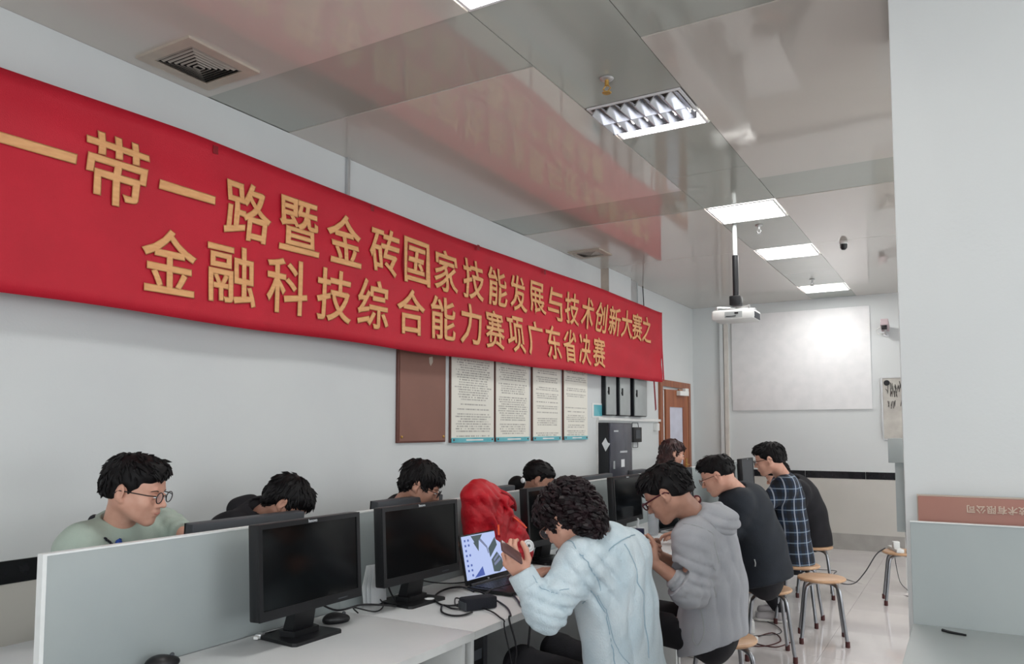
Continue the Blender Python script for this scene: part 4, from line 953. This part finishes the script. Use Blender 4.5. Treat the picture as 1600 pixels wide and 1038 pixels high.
def person(name_label, head, neck, mid, hip, face, arms, top, topm, trm='blackc', skin='skin', hair='short', hairm='hair', seed=1, hres=.0042, tres=.009, width=1.0, bulk=.022, gl=None, feet=True, extra=None, hem=None, group=None, folds=(), arm_bare=None, fem=False, knees=None, thick=1.0, cuff=True, sleeve_r=1.0):
    hc, hy, hp, hr, hs = head; Fh = Frame(hc, radians(hy), radians(hp), radians(hr), hs); fa = radians(face); fwd = vec((cos(fa), sin(fa), 0)); side = vec((-sin(fa), cos(fa), 0))
    neck, mid, hip = vec(neck), vec(mid), vec(hip)
    root = thing('person', name_label, 'person', (hip[0], hip[1], 0), 0, group); off = vec((hip[0], hip[1], 0))
    up_ = nrm(neck - mid); nax = nrm(np.cross(side, up_)); ch = mid + (neck - mid) * .62
    sh = {q: neck - up_ * .055 + side * q * .165 * width - nax * 0 for q in (1, -1)}
    def torso(s, e, k=.05):
        f = .74 * thick
        s.cap(hip, (hip + mid) / 2, .162 * width + e, .150 * width + e, k=k, n=nax, f=f); s.cap((hip + mid) / 2, mid, .150 * width + e, .152 * width + e, k=k, n=nax, f=f)
        s.cap(mid, ch, .152 * width + e, .150 * width + e, k=k, n=nax, f=f); s.cap(ch, neck - up_ * .06, .148 * width + e, .075 + e, k=k, n=nax, f=f)
        s.cap(sh[1], sh[-1], .056 + e * .8, .056 + e * .8, k=k); s.cap(neck - up_ * .05, neck, .07 + e * .6, .052 + e * .3, k=.03)
    # body: one surface of skin
    s = SDF(); torso(s, -.028)
    for q in (1, -1):
        kn_ = hip + fwd * .40 + side * q * .11 + vec((0, 0, .03)) if knees is None else hip + fwd * knees[0] + side * q * knees[1] + vec((0, 0, knees[2])); kn_[2] = max(kn_[2], .42)
        an = vec((kn_[0], kn_[1], .10)) + fwd * (-.06 if knees is None else knees[3])
        s.cap(hip + side * q * .075, kn_, .058, .046, k=.03); s.cap(kn_, an, .046, .034, k=.02)
    for q, A in zip((1, -1), arms):
        if A: s.cap(sh[q], A[0], .044, .036, k=.03); s.cap(A[0], A[1], .037, .024, k=.02)
    parts = [s.mesh(.014)]
    hsd = head_sdf(Fh.l(neck), fem); V, F_ = hsd.mesh(hres); parts.append((Fh.w(V), F_))
    for q, A in zip((1, -1), arms):
        if A and len(A) > 2 and A[2] is not None:
            s = SDF(); el, wr, hd = A[0], A[1], A[2]; el = vec(el); wr = vec(wr)
            s.cap(el, wr, .038, .0245, k=.01); add_hand(s, wr, hd['d'], hd['p'], hd['s'], hd.get('c', (.5, .6, .5)), hd.get('q', 1.), thumb=hd.get('t', .6)); parts.append(s.mesh(.0035))
    body = mesh_obj('body', [(V - off, F_) for V, F_ in parts], skin, root)
    # eyes, brows, lips
    T = lambda p: Vector(Fh.w(p) - off); Rm = Matrix([list(r) for r in Fh.R])
    def ellm(name, c, r, m, par=root, seg=12):
        b = B(); q = bmesh.ops.create_uvsphere(b.b, u_segments=seg, v_segments=8, radius=1)
        for v in q['verts']: v.co = T(vec(c) + vec(v.co) * vec(r))
        return b.done(name, m, par, True)
    for y in (-1, 1):
        e = ellm('eye', (.0875, y * .0315, -.0035), (.0105, .0125, .0045), 'paper'); ellm('iris', (.0962, y * .032, -.004), (.0022, .0048, .004), 'hair', e, 10)
        B().tube([T((.0895, y * .014, .0135)), T((.091, y * .03, .0185)), T((.080, y * .049, .0145))], [.0028, .0036, .001], 6, sm=3).done('eyebrow', 'hair', root)
    ellm('lips', (.0905, 0, -.0615), (.0115, .0195, .0065), 'lip')
    # hair
    hs_ = hair_sdf(hair, seed); V, F_ = hs_.wob(.0018, 120, seed).mesh(.0048); hb = mesh_obj('hair', [(Fh.w(V) - off, F_)], hairm, root)
    lb = locks(hair, seed, V, F_)
    for v in lb.b.verts: v.co = T(v.co)
    lo_ = lb.done('hair_locks', hairm, hb, True); lo_['kind'] = 'stuff'
    if gl:
        n0 = len(root.children); Fg = Frame(Fh.c - off, radians(hy), radians(hp), radians(hr), hs); glasses(root, Fg, *gl)
    # clothes
    s = SDF(); e = bulk; torso(s, e, .06)
    s.cap(hip, hip - vec((0, 0, .10)), .168 * width + e, .172 * width + e, k=.04, n=nax, f=.80 * thick)
    for q, A in zip((1, -1), arms):
        if not A: continue
        el, wr = vec(A[0]), vec(A[1]); r = sleeve_r; cf = A[3] if len(A) > 3 else .95
        s.cap(sh[q], el, (.062 + e) * r, (.048 + e * .9) * r, k=.05); wc = el + (wr - el) * cf; s.cap(el, wc, (.048 + e * .9) * r, (.034 + e * .55) * r if cf > .5 else (.050 + e * .8) * r, k=.03)
        dd = nrm(wr - el); s.cut(wc + dd * .004, dd, .085)
        L = np.linalg.norm(wr - el)
        s.fold(el, nrm(el - sh[q]), .045, .0065, .09, seed); s.fold(el + (wr - el) * .35, dd, .035, .005, .09, seed + 1); s.fold(sh[q] + (el - sh[q]) * .25, nrm(el - sh[q]) + side * .4, .06, .005, .11, 2)
    if hem is not None: s.cut(hip + vec(hem[0]), hem[1])
    else: s.cut(hip + vec((0, 0, -.075)), (0, 0, -1))
    s.ell(Fh.w((-.028, 0, -.05)) * .35 + neck * .65 + vec((0, 0, .035)), (.066, .066, .05), k=.006, sub=True)
    for fo in folds: s.fold(*fo)
    s.wob(.0035, 17, seed); s.wob(.0016, 45, seed + 5)
    jk = s.obj(top, topm, root, tres, off)
    # trousers and shoes
    s = SDF(); s.cap(hip + side * .02, hip - side * .02, .15 * width, .15 * width, k=.04, n=nax, f=.72)
    ank = []
    for q in (1, -1):
        kn_ = hip + fwd * .40 + side * q * .11 + vec((0, 0, .03)) if knees is None else hip + fwd * knees[0] + side * q * knees[1] + vec((0, 0, knees[2])); kn_[2] = max(kn_[2], .42)
        an = vec((kn_[0], kn_[1], .10)) + fwd * (-.06 if knees is None else knees[3]); ank.append(an)
        s.cap(hip + side * q * .085 - vec((0, 0, .02)), kn_, .088, .072, k=.04); s.cap(kn_, an, .072, .055, k=.03)
        s.fold(kn_, fwd, .04, .005, .12, 1)
    s.cut((0, 0, .075), (0, 0, -1)); s.cut((0, 0, hip[2] + .13), (0, 0, 1)); hp_, hn_ = (hip + vec(hem[0]), vec(hem[1])) if hem is not None else (hip + vec((0, 0, -.075)), vec((0, 0, -1))); s.cut(hp_ + vec((0, 0, .05)), (0, 0, 1), .19); s.wob(.004, 18, seed + 2); s.obj('trousers', trm, root, .013, off)
    if feet:
        for an in ank:
            s = SDF(); a0 = vec((an[0], an[1], .05)); s.cap(a0, a0 + vec((0, 0, .05)), .045, .042, k=.02); s.cap(a0 + fwd * .0, a0 + fwd * .15 - vec((0, 0, .01)), .043, .034, k=.03)
            s.cut((0, 0, .012), (0, 0, -1)); sh_ = s.obj('shoe', 'shoe', root, .007, off)
            s = SDF(); s.cap(a0 - fwd * .01 - vec((0, 0, .036)), a0 + fwd * .16 - vec((0, 0, .036)), .048, .040, n=(0, 0, 1), f=.35); s.obj('sole', 'sole', sh_, .007, off)
    return root, off, Fh, sh, jk, dict(neck=neck, mid=mid, hip=hip, up=up_, n=nax, side=side, ch=ch, fwd=fwd)
def on_surface(jk, off, pts, r, name, m, parent, lift=.0006, n=14):
    me = jk.data; bv = BVHTree.FromPolygons([v.co for v in me.vertices], [tuple(p.vertices) for p in me.polygons]); out = []
    for p in spline([Vector(q) - Vector(off) for q in pts], n):
        loc, nr, _, _ = bv.find_nearest(p); out.append(loc + nr * lift)
    return B().tube(out, r, 6).done(name, m, parent, True)

W = lambda x, y, d: vec(at(x, y, d))
TL_, TM = W, None
# 1 denim jacket, curly hair -------------------------------------------------
wl_, wr_ = W(817, 900, 2.74), W(882, 893, 2.98)
r_, off, Fh, sh, jk, D_ = person('person with curly dark hair in pale blue denim jacket, holding a phone at the desk',
    (W(887, 811, 2.95), 168, -34, 0, 1.02), W(938, 850, 2.95), W(966, 950, 3.0), W(982, 1075, 3.03), 168,
    [(W(852, 960, 2.72), wl_, dict(d=W(797, 872, 2.70) - wl_, p=(-.25, .9, .25), s=-1, c=(.65, .9, .6), t=.5), .97),
     (W(925, 925, 3.2), wr_, dict(d=W(838, 890, 2.94) - wr_, p=(-.1, -.3, -.9), s=-1, c=(.3, .5, .4), t=.5), .97)],
    'denim_jacket', 'denim', hair='curly', hairm='hairb', seed=4, tres=.0058, bulk=.032, gl=('gmetal', True), width=.90, folds=[(W(935, 905, 2.8), nrm(W(960, 880, 2.8) - W(925, 905, 2.8)), .055, .011, .12, 0, .7), (W(955, 985, 2.85), nrm(W(985, 975, 2.9) - W(955, 985, 2.85)), .075, .010, .17, 1, .7), (W(1000, 930, 2.95), nrm(W(1030, 930, 3.1) - W(1000, 930, 2.95)), .07, .007, .18, 2, .8), (W(875, 945, 2.7), nrm(W(880, 900, 2.7) - W(860, 960, 2.7)), .04, .010, .09, .5, .7), (W(905, 870, 2.8), nrm(W(930, 900, 2.8) - W(900, 850, 2.8)), .06, .007, .10, 0, .8), (W(840, 925, 2.7), nrm(W(822, 897, 2.7) - W(856, 950, 2.7)), .035, .007, .07, 0, .7)],
    hem=((0, 0, -.17), (0, 0, -1)), knees=(.45, .12, .03, -.02), sleeve_r=.84)
m0 = W(972, 950, 3.0)
j = jk; P_ = r_
def seam(pts, r=.0022, m='denims', nm='seam'): on_surface(j, off, pts, r, nm, m, j)
seam([W(912, 884, 2.8), W(935, 868, 2.85), W(965, 850, 2.9), W(990, 838, 3.0)])
seam([W(884, 840, 2.85), W(905, 860, 2.8), W(922, 885, 2.78), W(928, 910, 2.8), W(915, 940, 2.85)])
seam([W(968, 855, 2.9), W(985, 905, 2.9), W(1003, 960, 2.9), W(1018, 1030, 2.9)])
seam([W(925, 915, 2.8), W(950, 980, 2.85), W(965, 1036, 2.88)])
seam([W(930, 912, 2.8), W(956, 975, 2.85), W(975, 1036, 2.88)], .0016)
seam([W(830, 893, 2.7), W(850, 925, 2.7), W(890, 920, 2.7)], .0016)
# collar and cuffs
nk = D_['neck']; s = SDF()
for k in range(9):
    a0 = -2.5 + k * .62; a1 = a0 + .62; up2 = nrm(Fh.c - nk) * .4 + D_['up'] * .6
    pa = lambda a: nk + D_['side'] * .072 * sin(a) - D_['n'] * 0 + (-D_['fwd']) * .065 * cos(a) + up2 * .03
    s.cap(pa(a0) + up2 * .012, pa(a1) + up2 * .012, .014, .014, k=.012); s.cap(pa(a0) - up2 * .02 - D_['fwd'] * .014, pa(a1) - up2 * .02 - D_['fwd'] * .014, .022, .022, k=.012)
s.wob(.003, 60, 1); s.obj('collar', 'denim', j, .005, off)
for el, wr in ((W(852, 960, 2.72), wl_), (W(925, 925, 3.2), wr_)):
    d = nrm(wr - el); c = el + (wr - el) * .93; s = SDF(); s.cap(c - d * .02, c + d * .018, .052, .050); s.cut(c + d * .03, d, .09); s.cut(c - d * .03, -d, .09); s.cap(c, c + d * .06, .034, .034, sub=True, k=.004); s.obj('cuff', 'denim', j, .005, off)
ph = thing('smartphone', 'dark smartphone held upright in the left hand of the denim jacket person', 'phone', tuple(W(799, 863, 2.66)))
X_ = nrm(W(813, 873, 2.68) - W(784, 853, 2.64)); Z_ = nrm(vec(fw) * .9 + vec((0, 0, .42))); Zp = nrm(Z_ - X_ * (Z_ @ X_)); N_ = np.cross(X_, Zp)
R_ = Matrix(np.stack([X_, Zp, N_], 1).tolist())
B().box((-.050, -.026, -.004), (.050, .026, .004), .003, R_).done('body', 'phone', ph, True)
B().box((-.046, -.022, -.0055), (.046, .022, -.004), 0, R_).done('screen', 'screen', ph)
wm = thing('smartphone', 'white phone lying under the right hand of the denim jacket person', 'phone', tuple(W(850, 899, 2.98)))
B().box((-.035, -.06, -.006), (.035, .06, .006), .004).done('body', 'white', wm, True); B().box((-.031, -.055, .006), (.031, .055, .0068)).done('screen', 'paper', wm)

# 2 grey hoodie ----------------------------------------------------------------
wl2, wr2 = W(1022, 880, 3.42), W(1030, 868, 3.75)
r2, off2, Fh2, sh2, jk2, D2 = person('person in light grey hoodie with dark red glasses, looking down at a phone',
    (W(1043, 771, 3.52), 183, -32, 0, 1.05), W(1096, 818, 3.60), W(1118, 905, 3.62), W(1114, 985, 3.62), 180,
    [(W(1078, 922, 3.42), wl2, dict(d=W(1003, 858, 3.42) - wl2, p=(-.2, .8, .3), s=-1, c=(.8, .9, .6), t=.6), .30),
     (W(1095, 900, 3.95), wr2, dict(d=W(1010, 856, 3.7) - wr2, p=(0, -.7, .3), s=1, c=(.8, .9, .6), t=.6), .35)],
    'hoodie', 'hoodie', skin='skin2', hair='short', seed=8, tres=.0065, bulk=.027, gl=('gframe', False, 1.7), width=1.0, folds=[(W(1110, 950, 3.4), nrm(W(1130, 940, 3.5) - W(1100, 950, 3.4)), .06, .008, .2, 0, .8), (W(1080, 890, 3.4), (.3, .2, 1), .05, .008, .1, 1, .7), (W(1125, 880, 3.5), (.8, .5, .3), .07, .008, .15, 1, .8)],
    hem=((0, 0, -.063), (.40, 0, -1)), knees=(.42, .12, .02, -.05), sleeve_r=1.0)
s = SDF(); nk = D2['neck']; Fd = D2['fwd']; Sd = D2['side']
for k in range(8):
    a0 = -2.3 + k * .575; a1 = a0 + .575
    pa = lambda a: nk + Sd * .092 * sin(a) - Fd * (.07 * cos(a) + .005) + vec((0, 0, .018 + .035 * max(0, cos(a))))
    s.cap(pa(a0), pa(a1), .037, .037, k=.02)
s.cap(nk - Fd * .06 + vec((0, 0, .045)), W(1122, 797, 3.58), .078, .036, k=.03); s.ell(nk - Fd * .095 + vec((0, 0, .012)), (.075, .115, .062), k=.03)
s.fold(nk - Fd * .1, (.3, 0, 1), .045, .010, .12, 0, .7); s.wob(.003, 40, 4); s.obj('hood', 'hoodie', jk2, .006, off2)
on_surface(jk2, off2, [W(1072, 985, 3.42), W(1070, 1002, 3.42), W(1085, 1012, 3.42), W(1098, 992, 3.42), W(1096, 960, 3.45), W(1086, 930, 3.45)], .0035, 'pocket_seam', 'cabinet', jk2)
on_surface(jk2, off2, [W(1078, 835, 3.45), W(1100, 850, 3.45), W(1108, 900, 3.45), W(1105, 935, 3.45)], .0025, 'seam', 'cabinet', jk2)
s = SDF(); el, wr = W(1078, 922, 3.42), wl2; dd = nrm(wr - el)
for k in range(4): c = el + dd * (.02 + .022 * k); s.cap(c - Sd * .01, c + Sd * .01, .058 - .004 * k, .058 - .004 * k, k=.006, n=dd, f=.35)
s.fold(el, dd + vec((0, 0, .4)), .02, .004, .1, 0); s.obj('pushed_sleeve', 'hoodie', jk2, .006, off2)
ph = thing('smartphone', 'pale phone held in the hands of the grey hoodie person', 'phone', tuple(W(1006, 862, 3.5))); B().box((-.035, -.06, -.004), (.035, .06, .004), .003, Matrix.Rotation(.6, 3, 'Y')).done('body', 'white', ph, True)

# 3 dark navy jacket --------------------------------------------------------------
wl3 = W(1068, 832, 5.05)
r3, off3, Fh3, sh3, jk3, D3 = person('person in dark navy jacket with thin glasses and short faded hair, bent over the desk',
    (W(1122, 743, 4.8), 184, -24, 0, 1.02), W(1158, 774, 4.92), W(1186, 845, 5.02), W(1195, 898, 5.05), 180,
    [(W(1120, 850, 4.85), wl3, dict(d=(-1, .1, -.1), p=(0, 0, -1), s=1, c=(.2, .3, .3)), .9), (W(1110, 830, 5.4), W(1072, 832, 5.3), dict(d=(-1, -.1, -.1), p=(0, 0, -1), s=-1, c=(.2, .3, .3)), .9)],
    'jacket', 'navy', hair='fade', seed=12, bulk=.038, gl=('gmetal', True), width=1.08, hem=((0, 0, -.05), (.28, 0, -1)), knees=(.42, .12, .02, -.05))
s = SDF(); nk = D3['neck']
for k in range(8):
    a0 = -2.3 + k * .575; a1 = a0 + .575; pa = lambda a: nk + D3['side'] * .072 * sin(a) - D3['fwd'] * (.062 * cos(a)) + vec((-.01, 0, .03)); s.cap(pa(a0), pa(a1), .016, .016, k=.012); s.cap(pa(a0) - vec((0, 0, .025)), pa(a1) - vec((0, 0, .025)), .02, .02, k=.012)
s.obj('collar', 'blackc', jk3, .006, off3)
on_surface(jk3, off3, [W(1178, 878, 4.8), W(1179, 884, 4.8), W(1178, 890, 4.8)], .004, 'zip_pull', 'cabinet', jk3)

# 4 plaid shirt -------------------------------------------------------------------------
def plaid():
    m = bpy.data.materials.new('plaid_flannel'); m.use_nodes = True; nt = m.node_tree; b = nt.nodes['Principled BSDF']; b.inputs['Roughness'].default_value = .9
    tc = nt.nodes.new('ShaderNodeTexCoord'); sp = nt.nodes.new('ShaderNodeSeparateXYZ'); nt.links.new(tc.outputs['Object'], sp.inputs[0])
    def mm(op, a, c=None, d=None):
        n = nt.nodes.new('ShaderNodeMath'); n.operation = op
        for i, v in enumerate((a, c, d)):
            if v is None: continue
            if isinstance(v, (int, float)): n.inputs[i].default_value = v
            else: nt.links.new(v, n.inputs[i])
        return n.outputs[0]
    u = mm('ADD', mm('MULTIPLY', sp.outputs[0], .85), mm('MULTIPLY', sp.outputs[1], .55)); u = mm('MULTIPLY_ADD', sp.outputs[2], .12, u)
    v = sp.outputs[2]
    def line(c, per, ph, wd): f = mm('FRACT', mm('MULTIPLY_ADD', c, 1 / per, ph)); return mm('LESS_THAN', mm('ABSOLUTE', mm('SUBTRACT', f, .5)), wd)
    lu = line(u, .085, .2, .055); lv = line(v, .085, .1, .05); du = line(u, .085, .7, .2); dv = line(v, .085, .6, .2); rl = line(u, .17, .45, .02)
    def mix(f, a, c):
        n = nt.nodes.new('ShaderNodeMix'); n.data_type = 'RGBA'
        if isinstance(f, (int, float)): n.inputs[0].default_value = f
        else: nt.links.new(f, n.inputs[0])
        for i, q in ((6, a), (7, c)):
            if isinstance(q, tuple): n.inputs[i].default_value = q
            else: nt.links.new(q, n.inputs[i])
        return n.outputs[2]
    c = mix(mm('MULTIPLY', du, .8), lin((26, 44, 66)), lin((12, 16, 24))); c = mix(mm('MULTIPLY', dv, .6), c, lin((14, 18, 26)))
    c = mix(mm('MULTIPLY', lv, .45), c, lin((150, 170, 186))); c = mix(mm('MULTIPLY', lu, .62), c, lin((176, 186, 200)))
    nt.links.new(c, b.inputs['Base Color']); return m
MT['plaid'] = plaid()
r4, off4, Fh4, sh4, jk4, D4 = person('person in blue and white plaid shirt with black hair, seated farther along the desk',
    (W(1202, 718, 6.0), 186, -14, 0, 1.04), W(1226, 749, 6.1), W(1234, 815, 6.12), W(1240, 868, 6.15), 190,
    [(W(1180, 800, 5.95), W(1150, 805, 6.3), dict(d=(-1, .2, -.1), p=(0, 0, -1), s=1, c=(.2, .3, .3)), .95), (W(1200, 790, 6.4), W(1160, 795, 6.6), None, .95)],
    'plaid_shirt', 'plaid', hair='short', seed=21, bulk=.022, gl=('gblack', True), hem=((0, 0, -.10), (0, 0, -1)), knees=(.36, .12, -.02, -.25), tres=.01)
# 5 farthest sitter ---------------------------------------------------------------------------
r5, off5, Fh5, sh5, jk5, D5 = person('person in black padded jacket hunched behind the plaid shirt, head hidden',
    (W(1214, 742, 6.95), 185, -30, 0, 1.0), W(1244, 762, 7.0), W(1262, 800, 7.1), W(1267, 838, 7.15), 185,
    [(W(1225, 810, 6.8), W(1190, 790, 6.9), None, .97), (W(1215, 800, 7.3), W(1190, 795, 7.3), None, .97)],
    'padded_jacket', 'blackc', hair='short', seed=31, bulk=.055, hem=((0, 0, -.08), (0, 0, -1)), knees=(.4, .12, .0, -.1), tres=.012, hres=.006)
# 6 green shirt ----------------------------------------------------------------------------------
r6, off6, Fh6, sh6, jk6, D6 = person('person in sage green sweatshirt with dark rimmed glasses behind the near panel',
    (W(212, 766, 2.80), 27, -12, 0, 1.03), W(183, 832, 2.86), W(175, 905, 2.98), W(160, 1010, 3.1), 15,
    [(W(256, 822, 3.06), W(288, 834, 2.98), dict(d=(.3, .9, .1), p=(.2, .2, -.9), s=-1, c=(.3, .4, .3)), .9), (W(118, 930, 3.0), W(190, 955, 2.95), dict(d=(.5, .8, 0), p=(0, 0, -1), s=1, c=(.2, .3, .3)), .9)],
    'sweatshirt', 'green', skin='skin', hair='short', seed=40, bulk=.022, gl=('gblack', True), tres=.007, feet=False, hem=((0, 0, -.07), (0, 0, -1)))
nk = D6['neck']; s = SDF()
for k in range(10):
    a0 = -pi + k * .63; a1 = a0 + .63; pa = lambda a: nk + D6['side'] * .078 * sin(a) - D6['fwd'] * (.07 * cos(a)) + vec((0, 0, .012 + .015 * cos(a))); s.cap(pa(a0), pa(a1), .010, .010, k=.01)
s.obj('neckband', 'green', jk6, .005, off6)
s = SDF()
for k in range(4):
    a0 = -.9 + k * .45; a1 = a0 + .45; pa = lambda a: nk + D6['side'] * .085 * sin(a) - D6['fwd'] * (.078 * cos(a)) + vec((0, 0, .048)); s.cap(pa(a0), pa(a1), .017, .017, k=.01)
s.obj('inner_collar', 'charcoal', jk6, .006, off6)
on_surface(jk6, off6, [W(205, 822, 2.7), W(209, 840, 2.7), W(211, 862, 2.7)], .004, 'lanyard', 'charcoal', jk6, .004)
on_surface(jk6, off6, [W(214, 838, 2.70), W(215, 843, 2.70), W(216, 850, 2.70)], .009, 'blue_tag', 'bluec', jk6, .007)
# 7 bowed head in black hoodie ---------------------------------------------------------------
r7, off7, Fh7, sh7, jk7, D7 = person('person in black hoodie with head bowed down behind the near monitor',
    (W(449, 786, 3.5), 38, -42, 0, .96), W(404, 812, 3.55), W(395, 870, 3.65), W(380, 950, 3.7), 10,
    [(W(480, 850, 3.6), W(520, 870, 3.4), None, .95), (W(370, 880, 3.3), W(430, 880, 3.1), None, .95)],
    'hoodie', 'blackc', skin='skin2', hair='thick', seed=47, bulk=.026, feet=False, width=1.1)
nk = D7['neck']; s = SDF(); s.ell(nk + vec((-.06, 0, .04)), (.075, .11, .055)); s.cap(W(370, 792, 3.55), W(392, 786, 3.6), .035, .035, k=.03); s.wob(.004, 30, 2); s.obj('hood', 'blackc', jk7, .008, off7)
# 8 glasses, black top -------------------------------------------------------------------------
r8, off8, Fh8, sh8, jk8, D8 = person('person with round glasses in black top looking down, left of the backpack',
    (W(658, 758, 4.1), 28, -26, 0, 1.0), W(628, 790, 4.15), W(620, 850, 4.25), W(612, 920, 4.3), 8,
    [(W(690, 850, 4.2), W(720, 850, 4.0), None, .95), (W(600, 860, 3.9), W(650, 860, 3.8), None, .95)],
    'pullover', 'blackc', skin='skin2', hair='thick', seed=53, bulk=.02, gl=('gblack', True), feet=False, hres=.005, width=.85)
# 9 ponytail ---------------------------------------------------------------------------------------
r9, off9, Fh9, sh9, jk9, D9 = person('person with black hair tied in a bun by a white band, behind the backpack',
    (W(842, 749, 5.5), 30, -28, 0, 1.02), W(822, 784, 5.55), W(815, 830, 5.6), W(810, 880, 5.65), 5,
    [(W(870, 840, 5.6), W(880, 830, 5.4), None, .95), (W(800, 840, 5.3), W(830, 830, 5.2), None, .95)],
    'pullover', 'blackc', skin='skin2', hair='tied', seed=60, bulk=.016, feet=False, fem=True, hres=.006, width=.82)
s = SDF(); s.ell(W(808, 757, 5.42), (.055, .055, .055)); s.cap(W(805, 758, 5.42), W(803, 775, 5.42), .05, .035, k=.02); s.wob(.004, 40, 6); s.obj('hair_bun', 'hair', r9, .007, off9)
s = SDF(); s.ell(W(817, 751, 5.36), (.016, .016, .020)); s.obj('hair_band', 'paper', r9, .005, off9)
# 10 woman at the door -------------------------------------------------------------------------------
r10, off10, Fh10, sh10, jk10, D10 = person('person with long reddish dark hair and maroon top sitting by the wooden door',
    (W(1051, 708, 7.5), 40, -14, 0, 1.05), W(1046, 734, 7.55), W(1044, 775, 7.6), W(1042, 815, 7.65), 10,
    [(W(1075, 790, 7.5), W(1090, 780, 7.3), None, .95), (W(1030, 790, 7.3), W(1050, 785, 7.1), None, .95)],
    'pullover', 'maroon', skin='skin', hair='long', hairm='hairr', seed=66, bulk=.016, feet=False, fem=True, hres=.006, width=.85)
